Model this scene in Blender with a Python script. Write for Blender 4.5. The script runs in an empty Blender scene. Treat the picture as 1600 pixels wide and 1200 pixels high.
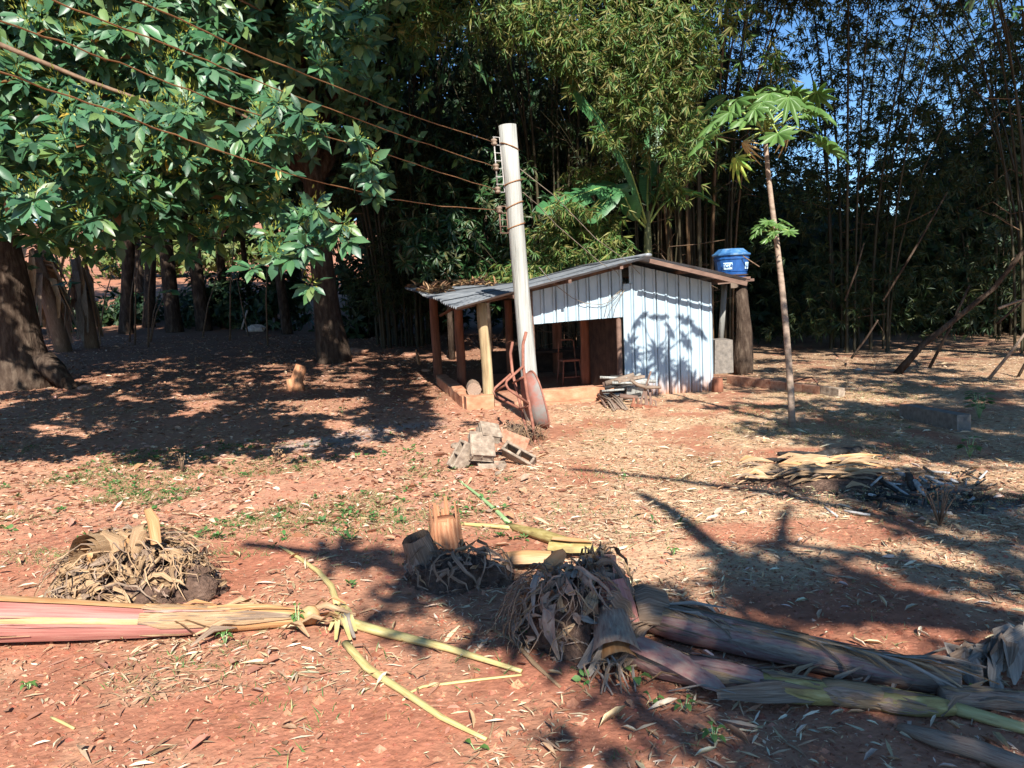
import bpy, math, random
import numpy as np
from mathutils import Vector, Matrix, Quaternion

random.seed(7)
RNG = np.random.default_rng(11)
SC = bpy.context.scene
COL = SC.collection

# ------------------------------------------------------------------ camera
FPX, PITCH, ROLL, CAMZ = 1208.0, math.radians(6.14), math.radians(-2.5), 1.7
cam_d = bpy.data.cameras.new('camera')
cam_d.sensor_width = 36.0
cam_d.lens = 36.0 * FPX / 1600.0
cam_d.clip_end = 2000
cam = bpy.data.objects.new('camera', cam_d)
COL.objects.link(cam)
CM = Matrix.Rotation(math.pi / 2 - PITCH, 3, 'X') @ Matrix.Rotation(ROLL, 3, 'Z')
cam.matrix_world = Matrix.Translation((0, 0, CAMZ)) @ CM.to_4x4()
SC.camera = cam

# ------------------------------------------------------------------ light
SUN_EL, SUN_X = math.radians(39), 0.17
sx, sy = SUN_X, -math.sqrt(1 - SUN_X ** 2)
SUN = Vector((sx * math.cos(SUN_EL), sy * math.cos(SUN_EL), math.sin(SUN_EL)))   # towards the sun
world = bpy.data.worlds.new('World')
SC.world = world
world.use_nodes = True
wn = world.node_tree.nodes
sky = wn.new('ShaderNodeTexSky')
sky.sky_type = 'NISHITA'
sky.sun_disc = False
sky.sun_elevation = SUN_EL
sky.sun_rotation = math.atan2(sx, sy)
sky.air_density = 1.0
sky.dust_density = 0.1
sky.ozone_density = 4.0
sky.altitude = 900
wn['Background'].inputs['Strength'].default_value = 0.085
whs = wn.new('ShaderNodeHueSaturation')
whs.inputs['Saturation'].default_value = 1.15
world.node_tree.links.new(sky.outputs[0], whs.inputs['Color'])
world.node_tree.links.new(whs.outputs[0], wn['Background'].inputs['Color'])
sun_d = bpy.data.lights.new('sun', 'SUN')
sun_d.energy = 4.8
sun_d.angle = math.radians(0.53)
sun_d.color = (1.0, 0.94, 0.85)
sun = bpy.data.objects.new('sun', sun_d)
COL.objects.link(sun)
sun.rotation_euler = SUN.to_track_quat('Z', 'Y').to_euler()
sun.location = SUN * 60
vs = SC.view_settings
vs.view_transform = 'Standard'
vs.look = 'None'
vs.exposure = 1.2
vs.gamma = 1.0
vs.use_curve_mapping = False
SC.cycles.max_bounces = 6
SC.cycles.diffuse_bounces = 3
SC.cycles.glossy_bounces = 2
SC.cycles.transmission_bounces = 4
SC.cycles.transparent_max_bounces = 4
SC.cycles.use_denoising = True

# ------------------------------------------------------------------ terrain function and sight lines
_lat = np.random.default_rng(5).random((64, 64))
def vnoise(x, y):
    x = np.asarray(x, float); y = np.asarray(y, float)
    xi = np.floor(x).astype(int); yi = np.floor(y).astype(int)
    fx = x - xi; fy = y - yi
    fx = fx * fx * (3 - 2 * fx); fy = fy * fy * (3 - 2 * fy)
    a = _lat[xi % 64, yi % 64]; b = _lat[(xi + 1) % 64, yi % 64]
    c = _lat[xi % 64, (yi + 1) % 64]; d = _lat[(xi + 1) % 64, (yi + 1) % 64]
    return (a * (1 - fx) + b * fx) * (1 - fy) + (c * (1 - fx) + d * fx) * fy
def fbm(x, y, o=4):
    v = 0; amp = .5
    for i in range(o):
        v = v + amp * vnoise(np.asarray(x) * 2 ** i + 13 * i, np.asarray(y) * 2 ** i + 7 * i); amp *= .5
    return v
def TH0(x, y):
    s = lambda v: (np.sqrt(v * v + 4) + v) / 2
    return .06 * s(.8 * y - .6 * x - 11) + .07 * s(y - 30)
def TH(x, y):
    x = np.asarray(x, float); y = np.asarray(y, float)
    return TH0(x, y) + .05 * (fbm(x * .9, y * .9, 3) - .45) + .022 * (fbm(x * 4, y * 4, 3) - .45)
def ray(px, py):
    return CM @ Vector(((px - 800) / FPX, (600 - py) / FPX, -1))
def P(px, py, Y):
    d = ray(px, py); return d * (Y / d.y) + Vector((0, 0, CAMZ))
def G(px, py, dz=0.0):
    d = ray(px, py); o = Vector((0, 0, CAMZ)); lo = 1.0; t = 1.0
    while t < 200:
        p = o + d * t
        if p.z < float(TH(p.x, p.y)):
            a, b = lo, t
            for _ in range(14):
                m = (a + b) / 2; p = o + d * m
                if p.z < float(TH(p.x, p.y)): b = m
                else: a = m
            p = o + d * b
            return Vector((p.x, p.y, p.z + dz))
        lo = t; t *= 1.02
    return o + d * 200
def gz(x, y, dz=0.0): return Vector((x, y, float(TH(x, y)) + dz))
CMi = np.array(CM.transposed())
def proj(V):
    q = (np.asarray(V) - np.array([0, 0, CAMZ])) @ CMi.T
    w = np.maximum(-q[:, 2], 1e-3)
    return 800 + q[:, 0] / w * FPX, 600 - q[:, 1] / w * FPX

# ------------------------------------------------------------------ mesh helpers
class Geo:
    def __init__(s): s.V = []; s.F = []; s.S = []
    def add(s, V, F, S=None):
        o = len(s.V); s.V += [tuple(v) for v in V]; s.F += [tuple(i + o for i in f) for f in F]
        s.S += (S if S is not None else [(v[0], v[1], v[2]) for v in V]); return s
    def tube(s, pts, rad, n=8, cap=True, wob=0.0, flat=1.0, up=None):
        pts = [Vector(p) for p in pts]
        if not hasattr(rad, '__len__'): rad = [rad] * len(pts)
        V, S = [], []; L = 0; nrm = None
        for i, p in enumerate(pts):
            t = (pts[min(i + 1, len(pts) - 1)] - pts[max(i - 1, 0)]).normalized()
            if nrm is None:
                h = Vector(up) if up else (Vector((0, 0, 1)) if abs(t.z) < .9 else Vector((1, 0, 0)))
                nrm = (h - t * h.dot(t)).normalized()
            else: nrm = (nrm - t * nrm.dot(t)).normalized()
            b = t.cross(nrm)
            if i: L += (p - pts[i - 1]).length
            for k in range(n):
                a = 2 * math.pi * k / n
                r = rad[i] * (1 + wob * (random.random() - .5))
                V.append(p + nrm * (math.cos(a) * r * flat) + b * (math.sin(a) * r)); S.append((L, k / n, 0))
        F = [(i * n + k, i * n + (k + 1) % n, (i + 1) * n + (k + 1) % n, (i + 1) * n + k) for i in range(len(pts) - 1) for k in range(n)]
        if cap:
            F.append(tuple(range(n - 1, -1, -1))); F.append(tuple(range((len(pts) - 1) * n, len(pts) * n)))
        return s.add(V, F, S)
    def arc(s, pts, rad, a0, a1, m=6, up=(0, 0, 1), thick=0.0, rag=0.0, taper=0.0):
        """part of a tube wall: a curled sheath along a path"""
        pts = [Vector(p) for p in pts]
        if not hasattr(rad, '__len__'): rad = [rad] * len(pts)
        V, S = [], []; L = 0; mid = (a0 + a1) / 2 + (a1 - a0) * random.uniform(-.3, .3)
        if taper:     # finer rings so that the torn end comes to a ragged point
            q = []; rq = []
            for i in range(len(pts) - 1):
                for k in range(3): q.append(pts[i].lerp(pts[i + 1], k / 3)); rq.append(rad[i] + (rad[i + 1] - rad[i]) * k / 3)
            pts = q + [pts[-1]]; rad = rq + [rad[-1]]
        for i, p in enumerate(pts):
            t = (pts[min(i + 1, len(pts) - 1)] - pts[max(i - 1, 0)]).normalized()
            h = Vector(up); nrm = (h - t * h.dot(t)).normalized(); b = t.cross(nrm)
            if i: L += (p - pts[i - 1]).length
            g_ = i / (len(pts) - 1); sh_ = 1.0
            if taper: sh_ = max(.04, min(1, min((1 - g_) / taper, .25 + g_ / (taper * .5)))) * (1 + .15 * math.sin(g_ * 17 + a0 * 5))
            for k in range(m + 1):
                a = a0 + (a1 - a0) * k / m
                a = mid + (a - mid) * sh_
                r = rad[i] * (1 + rag * (random.random() - .5))
                V.append(p + nrm * (math.cos(a) * r) + b * (math.sin(a) * r)); S.append((L, a / 6.28, 0))
        F = [(i * (m + 1) + k, i * (m + 1) + k + 1, (i + 1) * (m + 1) + k + 1, (i + 1) * (m + 1) + k) for i in range(len(pts) - 1) for k in range(m)]
        return s.add(V, F, S)
    def ribbon(s, pts, wid, nrm=(0, 0, 1), curl=.3, twist=0.0):
        pts = [Vector(p) for p in pts]
        if not hasattr(wid, '__len__'): wid = [wid] * len(pts)
        V, S = [], []; L = 0
        for i, p in enumerate(pts):
            t = (pts[min(i + 1, len(pts) - 1)] - pts[max(i - 1, 0)]).normalized()
            h = Vector(nrm); n_ = h - t * h.dot(t)
            n_ = n_.normalized() if n_.length > 1e-4 else t.orthogonal().normalized()
            if twist: n_ = Quaternion(t, twist * i / max(1, len(pts) - 1)) @ n_
            b = t.cross(n_)
            if i: L += (p - pts[i - 1]).length
            for k in (-1, 0, 1):
                V.append(p + b * (k * wid[i]) + n_ * (abs(k) * curl * wid[i])); S.append((L, k * wid[i], 0))
        F = []
        for i in range(len(pts) - 1):
            F += [(i * 3, i * 3 + 1, i * 3 + 4, i * 3 + 3), (i * 3 + 1, i * 3 + 2, i * 3 + 5, i * 3 + 4)]
        return s.add(V, F, S)
    def box(s, c, size, R=None, jit=0.0):
        R = R or Matrix.Identity(3); c = Vector(c)
        V = [c + R @ Vector((size[0] * (i - .5) + jit * (random.random() - .5), size[1] * (j - .5) + jit * (random.random() - .5), size[2] * (k - .5) + jit * (random.random() - .5)))
             for k in (0, 1) for j in (0, 1) for i in (0, 1)]
        return s.add(V, [(0, 2, 3, 1), (4, 5, 7, 6), (0, 1, 5, 4), (2, 6, 7, 3), (0, 4, 6, 2), (1, 3, 7, 5)])
    def bar(s, a, b, w, h, up=(0, 0, 1)):
        a = Vector(a); b = Vector(b); t = (b - a).normalized(); u = Vector(up); u = (u - t * u.dot(t)).normalized(); r = t.cross(u)
        R = Matrix((t, r, u)).transposed()
        return s.box((a + b) / 2, ((b - a).length, w, h), R)
    def lathe(s, c, prof, n=24, sx=1, sy=1, faces=0):
        V = []; c = Vector(c)
        for r, z in prof:
            for k in range(n):
                a = 2 * math.pi * k / n
                V.append(c + Vector((math.cos(a) * r * sx, math.sin(a) * r * sy, z)))
        F = [(i * n + k, i * n + (k + 1) % n, (i + 1) * n + (k + 1) % n, (i + 1) * n + k) for i in range(len(prof) - 1) for k in range(n)]
        F.append(tuple(range(n - 1, -1, -1))); F.append(tuple(range((len(prof) - 1) * n, len(prof) * n)))
        return s.add(V, F)
    def dome(s, c, rx, ry, h, n=20, m=8, rough=.2, seed=0, base=-.06):
        rr = random.Random(seed); c = Vector(c); V = []
        ph = [rr.random() * 6.3 for _ in range(6)]
        for j in range(m):
            f = j / (m - 1)
            for k in range(n):
                a = 2 * math.pi * k / n
                q = 1 + rough * (.5 * math.sin(3 * a + ph[0] + 2 * f) + .35 * math.sin(5 * a + ph[1] - 3 * f) + .5 * (rr.random() - .5))
                r = math.cos(f * math.pi / 2) ** .8 if j < m - 1 else .02
                V.append(c + Vector((math.cos(a) * rx * r * q, math.sin(a) * ry * r * q, base + (h - base) * math.sin(f * math.pi / 2) * (1 + rough * .6 * (rr.random() - .5)))))
        F = [(i * n + k, i * n + (k + 1) % n, (i + 1) * n + (k + 1) % n, (i + 1) * n + k) for i in range(m - 1) for k in range(n)]
        F.append(tuple(range((m - 1) * n, m * n)))
        return s.add(V, F)

ORG = {}
def mesh_from(name, V, F, st=None, cols=None, smooth=True):
    me = bpy.data.meshes.new(name)
    if isinstance(F, np.ndarray):
        V = np.ascontiguousarray(V, dtype=np.float32); m, k = F.shape
        me.vertices.add(len(V)); me.vertices.foreach_set('co', V.ravel())
        me.loops.add(m * k); me.loops.foreach_set('vertex_index', np.ascontiguousarray(F, dtype=np.int32).ravel())
        me.polygons.add(m); me.polygons.foreach_set('loop_start', np.arange(0, m * k, k, dtype=np.int32))
        me.polygons.foreach_set('use_smooth', np.full(m, smooth))
        me.update(calc_edges=True)
    else:
        me.from_pydata([tuple(v) for v in V], [], F)
        if smooth:
            me.polygons.foreach_set('use_smooth', [True] * len(me.polygons))
    if st is not None:
        a = me.attributes.new('st', 'FLOAT_VECTOR', 'POINT')
        a.data.foreach_set('vector', np.asarray(st, dtype=np.float32).ravel())
    if cols is not None:
        a = me.color_attributes.new('col', 'FLOAT_COLOR', 'POINT')
        c = np.ones((len(me.vertices), 4), dtype=np.float32); c[:, :3] = cols
        a.data.foreach_set('color', c.ravel())
    return me
def tag(o, label=None, cat=None, group=None, kind=None):
    if label: o['label'] = label
    if cat: o['category'] = cat
    if group: o['group'] = group
    if kind: o['kind'] = kind
    return o
def thing(name, label, cat, loc, group=None):
    o = bpy.data.objects.new(name, None); COL.objects.link(o); o.location = loc; o.empty_display_size = .2
    ORG[o] = Vector(loc); return tag(o, label, cat, group)
def put(name, g, mat, parent=None, smooth=True, cols=None, kind=None, base=None):
    """one mesh object; world coordinates in, stored relative to its thing (or its own base)"""
    V = g.V if isinstance(g, Geo) else g[0]; F = g.F if isinstance(g, Geo) else g[1]
    st = g.S if isinstance(g, Geo) else None
    V = np.asarray([tuple(v) for v in V] if isinstance(V, list) else V, dtype=float)
    if parent is not None: org = ORG[parent]
    else: org = Vector(base) if base is not None else Vector((float(V[:, 0].mean()), float(V[:, 1].mean()), float(V[:, 2].min())))
    me = mesh_from(name, V - np.array(org), F, st, cols, smooth)
    me.materials.append(mat)
    o = bpy.data.objects.new(name, me); COL.objects.link(o)
    if parent is not None: o.parent = parent
    else: o.location = org
    ORG[o] = org
    if kind: o['kind'] = kind
    return o

# ------------------------------------------------------------------ materials
MATS = {}
def pm(name, ramp, scale=(6, 6, 6), rough=.8, bump=.25, spec=.3, metal=0.0, coord='Object', detail=6.0, attr=False, transl=0.0, distort=0.0, bscale=None, dist=.02):
    m = bpy.data.materials.new(name); m.use_nodes = True; nt = m.node_tree; N = nt.nodes; Lk = nt.links
    b = N['Principled BSDF']; b.inputs['Roughness'].default_value = rough; b.inputs['Metallic'].default_value = metal
    b.inputs['Specular IOR Level'].default_value = spec
    if coord == 'Object':
        src = N.new('ShaderNodeTexCoord').outputs['Object']
    elif coord == 'World':
        src = N.new('ShaderNodeNewGeometry').outputs['Position']
    else:
        a_ = N.new('ShaderNodeAttribute'); a_.attribute_name = 'st'; src = a_.outputs['Vector']
    mp = N.new('ShaderNodeMapping'); mp.inputs['Scale'].default_value = scale; Lk.new(src, mp.inputs['Vector'])
    nz = N.new('ShaderNodeTexNoise'); nz.inputs['Scale'].default_value = 1.0; nz.inputs['Detail'].default_value = detail
    nz.inputs['Roughness'].default_value = .6; nz.inputs['Distortion'].default_value = distort; Lk.new(mp.outputs[0], nz.inputs['Vector'])
    cr = N.new('ShaderNodeValToRGB'); Lk.new(nz.outputs['Fac'], cr.inputs['Fac'])
    els = cr.color_ramp.elements
    while len(els) < len(ramp): els.new(.5)
    for e, (p, c) in zip(els, ramp): e.position = p; e.color = (*c, 1)
    colour = cr.outputs['Color']
    if attr:
        at = N.new('ShaderNodeAttribute'); at.attribute_name = 'col'
        mx = N.new('ShaderNodeMix'); mx.data_type = 'RGBA'; mx.blend_type = 'MULTIPLY'; mx.inputs[0].default_value = 1
        Lk.new(colour, mx.inputs[6]); Lk.new(at.outputs['Color'], mx.inputs[7]); colour = mx.outputs[2]
    Lk.new(colour, b.inputs['Base Color'])
    if bump:
        bp = N.new('ShaderNodeBump'); bp.inputs['Strength'].default_value = bump; bp.inputs['Distance'].default_value = dist
        if bscale:
            m2 = N.new('ShaderNodeMapping'); m2.inputs['Scale'].default_value = bscale; Lk.new(src, m2.inputs['Vector'])
            n2 = N.new('ShaderNodeTexNoise'); n2.inputs['Scale'].default_value = 1.0; n2.inputs['Detail'].default_value = 8; Lk.new(m2.outputs[0], n2.inputs['Vector'])
            Lk.new(n2.outputs['Fac'], bp.inputs['Height'])
        else: Lk.new(nz.outputs['Fac'], bp.inputs['Height'])
        Lk.new(bp.outputs[0], b.inputs['Normal'])
    if transl:
        tr = N.new('ShaderNodeBsdfTranslucent'); mixs = N.new('ShaderNodeMixShader'); mixs.inputs[0].default_value = transl
        hs = N.new('ShaderNodeHueSaturation'); hs.inputs['Value'].default_value = 1.6; hs.inputs['Saturation'].default_value = 1.1; hs.inputs['Hue'].default_value = .485
        Lk.new(colour, hs.inputs['Color']); Lk.new(hs.outputs[0], tr.inputs['Color'])
        Lk.new(b.outputs[0], mixs.inputs[1]); Lk.new(tr.outputs[0], mixs.inputs[2])
        Lk.new(mixs.outputs[0], N['Material Output'].inputs['Surface'])
    MATS[name] = m
    return m
WHT = [(.3, (.75, .75, .75)), (.7, (1.1, 1.1, 1.1))]
M_ground = pm('soil', [(.25, (.72, .68, .66)), (.45, (1.0, .98, .97)), (.6, (1.15, 1.13, 1.1)), (.78, (1.5, 1.45, 1.4))], scale=(13, 13, 13), rough=.97, bump=.7, spec=.08, attr=True, coord='World', detail=12, bscale=(30, 30, 30), dist=.02)
M_leaf = pm('avocado_leaf', WHT, scale=(9, 9, 9), rough=.4, bump=.12, spec=.45, attr=True, transl=.18)
M_bleaf = pm('bamboo_leaf', WHT, scale=(3, 3, 3), rough=.5, bump=0, spec=.35, attr=True, transl=.22)
M_dleaf = pm('forest_leaf', WHT, scale=(3, 3, 3), rough=.5, bump=0, spec=.3, attr=True, transl=.12)
M_litter = pm('dry_litter', WHT, scale=(30, 30, 30), rough=.8, bump=.1, spec=.25, attr=True, transl=.08)
M_grass = pm('green_grass', WHT, scale=(10, 10, 10), rough=.6, bump=0, spec=.3, attr=True, transl=.2)
M_papaya = pm('papaya_leaf', [(.3, (.06, .14, .035)), (.7, (.13, .23, .06))], scale=(6, 6, 6), rough=.42, bump=.15, spec=.4, transl=.2)
M_papdead = pm('papaya_leaf_dead', [(.3, (.3, .2, .08)), (.7, (.5, .4, .2))], scale=(14, 14, 14), rough=.7, transl=.1)
M_papyel = pm('papaya_leaf_yellow', [(.35, (.1, .25, .04)), (.65, (.5, .55, .12))], scale=(9, 9, 9), rough=.5, transl=.2)
M_petiole = pm('petiole', [(.3, (.2, .3, .07)), (.7, (.36, .42, .14))], scale=(8, 8, 8), rough=.5, bump=.05)
M_paptrunk = pm('papaya_trunk', [(.3, (.17, .13, .09)), (.55, (.3, .22, .17)), (.75, (.36, .3, .22))], scale=(9, 9, 22), rough=.8, bump=.5)
M_banana = pm('banana_leaf', [(.3, (.035, .125, .045)), (.7, (.075, .2, .075))], coord='st', scale=(40, 2, 1), rough=.38, bump=.25, spec=.5, transl=.22)
M_banstem = pm('banana_stem', [(.3, (.09, .11, .04)), (.7, (.24, .22, .1))], scale=(8, 8, 3), rough=.55)
M_bark = pm('bark', [(.25, (.025, .016, .012)), (.5, (.062, .043, .032)), (.75, (.14, .105, .078))], scale=(11, 11, 3.5), rough=.95, bump=1.0, spec=.1, detail=9, dist=.06)
M_twig = pm('twig', [(.3, (.1, .06, .04)), (.7, (.24, .16, .1))], scale=(20, 20, 20), rough=.9, bump=.3)
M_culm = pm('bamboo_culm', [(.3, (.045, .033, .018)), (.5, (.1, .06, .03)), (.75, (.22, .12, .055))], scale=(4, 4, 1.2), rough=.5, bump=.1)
M_culm_shade = pm('shaded_bamboo_culm', [(.3, (.02, .018, .011)), (.5, (.04, .034, .018)), (.75, (.085, .062, .034))], scale=(4, 4, 1.2), rough=.6, bump=.1)  # darker copy of the culm material, with shade put into its colour
M_deadwood = pm('dead_wood', [(.3, (.12, .085, .065)), (.7, (.33, .25, .19))], coord='st', scale=(3, 30, 1), rough=.9, bump=.6)
M_post = pm('weathered_post', [(.25, (.12, .12, .108)), (.42, (.29, .292, .27)), (.6, (.37, .375, .35)), (.78, (.46, .465, .44))], scale=(16, 16, 1.1), rough=.85, bump=.55, detail=10, bscale=(45, 45, 2.2), dist=.035)
M_postlow = pm('hut_post', [(.3, (.2, .13, .07)), (.55, (.38, .29, .165)), (.75, (.48, .4, .25))], scale=(14, 14, 1.5), rough=.9, bump=.4)
M_postred = pm('red_stained_post', [(.3, (.13, .05, .03)), (.7, (.3, .12, .07))], scale=(14, 14, 2), rough=.9, bump=.4)
M_timber = pm('barge_timber', [(.3, (.1, .06, .047)), (.7, (.22, .14, .105))], scale=(3, 14, 14), rough=.85, bump=.3)
M_kerb = pm('dusty_plaster', [(.25, (.3, .12, .065)), (.5, (.43, .21, .12)), (.75, (.52, .33, .21))], scale=(5, 5, 9), rough=.95, bump=.5, detail=9)
M_conc = pm('concrete', [(.25, (.12, .09, .068)), (.5, (.26, .2, .15)), (.62, (.34, .275, .21)), (.8, (.42, .34, .26))], scale=(16, 16, 16), rough=.95, bump=.7, detail=10)
M_concd = pm('concrete_dark', [(.25, (.1, .09, .08)), (.7, (.24, .21, .18))], scale=(14, 14, 14), rough=.95, bump=.6)
M_rust = pm('rusty_steel', [(.25, (.13, .05, .035)), (.55, (.27, .11, .075)), (.8, (.38, .2, .14))], scale=(12, 12, 12), rough=.8, bump=.3, spec=.3)
M_tray = pm('worn_tray', [(.3, (.17, .06, .045)), (.46, (.25, .105, .08)), (.56, (.18, .16, .145)), (.8, (.28, .26, .24))], scale=(3.2, 3.2, 3.2), rough=.6, bump=.15, metal=.1)
M_steel = pm('galvanised', [(.3, (.2, .19, .18)), (.7, (.42, .4, .38))], scale=(30, 30, 30), rough=.5, metal=.5, bump=.1)
M_wire = pm('copper_wire', [(.3, (.2, .095, .04)), (.7, (.38, .2, .1))], scale=(6, 6, 6), rough=.55, metal=.3, bump=0)
M_cable = pm('grey_cable', [(.3, (.12, .1, .08)), (.7, (.3, .25, .19))], scale=(6, 6, 6), rough=.6, bump=0)
M_tank = pm('blue_plastic', [(.3, (.008, .05, .19)), (.7, (.018, .1, .32))], scale=(7, 7, 5), rough=.35, bump=.05, spec=.5)
M_tanklid = pm('faded_blue_plastic', [(.3, (.012, .06, .2)), (.52, (.05, .16, .34)), (.75, (.26, .34, .43))], scale=(5, 5, 9), rough=.45, bump=.05, spec=.5)
M_sticker = pm('pale_sticker', [(.3, (.45, .65, .8)), (.7, (.6, .78, .88))], rough=.5, bump=0)
M_core = pm('rotted_core', [(.25, (.05, .03, .022)), (.55, (.14, .085, .06)), (.8, (.27, .18, .13))], scale=(24, 24, 24), rough=1, bump=1, detail=10, dist=.05)
M_sheath = pm('dry_sheath', [(.25, (.15, .08, .04)), (.5, (.36, .23, .125)), (.75, (.56, .41, .255))], coord='st', scale=(6, 110, 1), rough=.75, bump=.5, transl=.06)
M_sheathd = pm('dark_dry_sheath', [(.25, (.09, .055, .035)), (.5, (.21, .145, .1)), (.75, (.38, .29, .21))], coord='st', scale=(6, 110, 1), rough=.8, bump=.5, transl=.05)
M_pink = pm('pink_sheath', [(.2, (.18, .08, .055)), (.36, (.27, .1, .08)), (.5, (.34, .14, .115)), (.75, (.42, .235, .175))], coord='st', scale=(2.5, 40, 1), rough=.45, bump=.15, spec=.4)
M_orange = pm('orange_sheath', [(.25, (.3, .13, .05)), (.5, (.45, .24, .105)), (.75, (.55, .37, .2))], coord='st', scale=(4, 25, 1), rough=.5, bump=.2, spec=.4)
M_purple = pm('purple_stem', [(.25, (.13, .06, .05)), (.42, (.32, .155, .13)), (.6, (.34, .23, .18)), (.8, (.46, .36, .28))], coord='st', scale=(13, 34, 1), rough=.55, bump=.35, spec=.3)
M_brownstem = pm('brown_stem', [(.25, (.1, .062, .045)), (.42, (.26, .17, .125)), (.6, (.33, .25, .185)), (.8, (.46, .37, .28))], coord='st', scale=(13, 40, 1), rough=.7, bump=.6)
M_olive = pm('olive_stem', [(.25, (.12, .07, .03)), (.5, (.32, .25, .09)), (.75, (.5, .42, .2))], coord='st', scale=(8, 8, 1), rough=.55, bump=.3)
M_yellow = pm('yellow_stalk', [(.28, (.2, .12, .05)), (.4, (.42, .33, .13)), (.55, (.5, .42, .18)), (.75, (.6, .53, .3))], coord='st', scale=(7, 9, 1), rough=.5, bump=.1, spec=.4)
M_green = pm('green_stalk', [(.3, (.2, .36, .14)), (.7, (.42, .55, .27))], coord='st', scale=(4, 8, 1), rough=.5, bump=.1)
M_redstump = pm('red_stump', [(.25, (.2, .075, .035)), (.5, (.45, .2, .1)), (.75, (.62, .38, .22))], coord='st', scale=(2.5, 26, 1), rough=.8, bump=.9)
M_char = pm('charred', [(.3, (.012, .011, .011)), (.6, (.04, .037, .035)), (.8, (.2, .19, .18))], scale=(14, 14, 14), rough=.95, bump=.8)
M_ash = pm('ash_wood', [(.3, (.2, .19, .18)), (.7, (.62, .6, .57))], scale=(16, 16, 16), rough=.95, bump=.6)
M_greyleaf = pm('grey_dry_leaf', [(.25, (.13, .105, .085)), (.5, (.26, .22, .18)), (.75, (.4, .35, .29))], coord='st', scale=(6, 60, 1), rough=.8, bump=.4, transl=.08)
M_dark = pm('dark_board', [(.3, (.02, .014, .012)), (.7, (.07, .045, .035))], scale=(6, 6, 6), rough=.9, bump=.2)
M_dust = pm('red_dust_rock', [(.3, (.3, .12, .07)), (.7, (.5, .3, .2))], scale=(14, 14, 14), rough=.95, bump=.6)
M_rag = pm('pale_rag', [(.3, (.3, .24, .2)), (.7, (.65, .57, .5))], scale=(10, 10, 10), rough=.9, bump=.4)
# wall sheets: pale painted metal with a band of splashed red earth along the bottom edge (dirt with its own height)
def sheet_material(name, pale, low, zlo, zhi, metal, rough):
    m = pm(name, pale, scale=(7, 7, 2.2), rough=rough, bump=.08, metal=metal, coord='World', spec=.4, detail=8)
    nt = m.node_tree; N = nt.nodes; Lk = nt.links; b = N['Principled BSDF']
    cur = b.inputs['Base Color'].links[0].from_socket
    ge = N.new('ShaderNodeNewGeometry'); sp = N.new('ShaderNodeSeparateXYZ'); Lk.new(ge.outputs['Position'], sp.inputs[0])
    nz = N.new('ShaderNodeTexNoise'); nz.inputs['Scale'].default_value = 5; nz.inputs['Detail'].default_value = 8
    ad = N.new('ShaderNodeMath'); ad.operation = 'MULTIPLY_ADD'; ad.inputs[1].default_value = -.55; Lk.new(nz.outputs['Fac'], ad.inputs[0]); Lk.new(sp.outputs['Z'], ad.inputs[2])
    mr = N.new('ShaderNodeMapRange'); mr.inputs['From Min'].default_value = zlo; mr.inputs['From Max'].default_value = zhi
    mr.inputs['To Min'].default_value = 1; mr.inputs['To Max'].default_value = 0; Lk.new(ad.outputs[0], mr.inputs['Value'])
    mx = N.new('ShaderNodeMix'); mx.data_type = 'RGBA'; Lk.new(mr.outputs[0], mx.inputs[0]); Lk.new(cur, mx.inputs[6]); mx.inputs[7].default_value = (*low, 1)
    Lk.new(mx.outputs[2], b.inputs['Base Color'])
    return m
M_sheet = sheet_material('painted_sheet', [(.25, (.27, .36, .43)), (.5, (.36, .46, .53)), (.75, (.44, .53, .59))], (.4, .2, .115), -.27, .1, .12, .55)
M_roof = pm('roof_sheet', [(.25, (.12, .135, .15)), (.55, (.22, .24, .265)), (.8, (.36, .38, .39))], scale=(3, 3, 3), rough=.45, metal=.25, bump=.08, coord='World')

# ------------------------------------------------------------------ leaf clouds (numpy)
T_AVO = (np.array([(0, 0, 0), (.28, -.8, .05), (.28, 0, 0), (.28, .8, .05), (.64, -.9, .03), (.64, 0, -.04), (.64, .9, .03), (1, 0, -.14)], float),
         np.array([(0, 1, 2), (0, 2, 3), (1, 4, 5), (1, 5, 2), (2, 5, 6), (2, 6, 3), (4, 7, 5), (5, 7, 6)]))
T_DIA = (np.array([(0, 0, 0), (.38, -1, .05), (.38, 1, .05), (1, 0, -.12)], float), np.array([(0, 1, 3), (0, 3, 2)]))
T_CURL = (np.array([(0, 0, 0), (.3, -.8, .2), (.3, 0, .06), (.3, .8, .2), (.68, -.8, .24), (.68, 0, .08), (.68, .8, .24), (1, 0, .18)], float), T_AVO[1])
T_STRAW = (np.array([(0, -.3, 0), (0, .3, 0), (.5, -1, .05), (.5, 1, .05), (1, 0, 0)], float), np.array([(0, 2, 3), (0, 3, 1), (2, 4, 3)]))
T_BLADE = (np.array([(0, -1, 0), (0, 1, 0), (.55, -.7, 0), (.55, .7, 0), (1, 0, -.2)], float), np.array([(0, 2, 3), (0, 3, 1), (2, 4, 3)]))
def unit(a): return a / np.maximum(np.linalg.norm(a, axis=1, keepdims=True), 1e-9)
def leafcloud(p, d, n, L, W, tpl, cols):
    T, Fc = tpl
    d = unit(d); s = unit(np.cross(d, n)); n = np.cross(s, d)
    N, k = len(p), len(T)
    V = (p[:, None, :] + d[:, None, :] * (T[None, :, 0, None] * L[:, None, None]) + s[:, None, :] * (T[None, :, 1, None] * W[:, None, None])
         + n[:, None, :] * (T[None, :, 2, None] * L[:, None, None]))
    F = (Fc[None] + (np.arange(N) * k)[:, None, None]).reshape(-1, 3)
    C = np.repeat(cols, k, axis=0)
    return V.reshape(-1, 3), F, C
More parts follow.
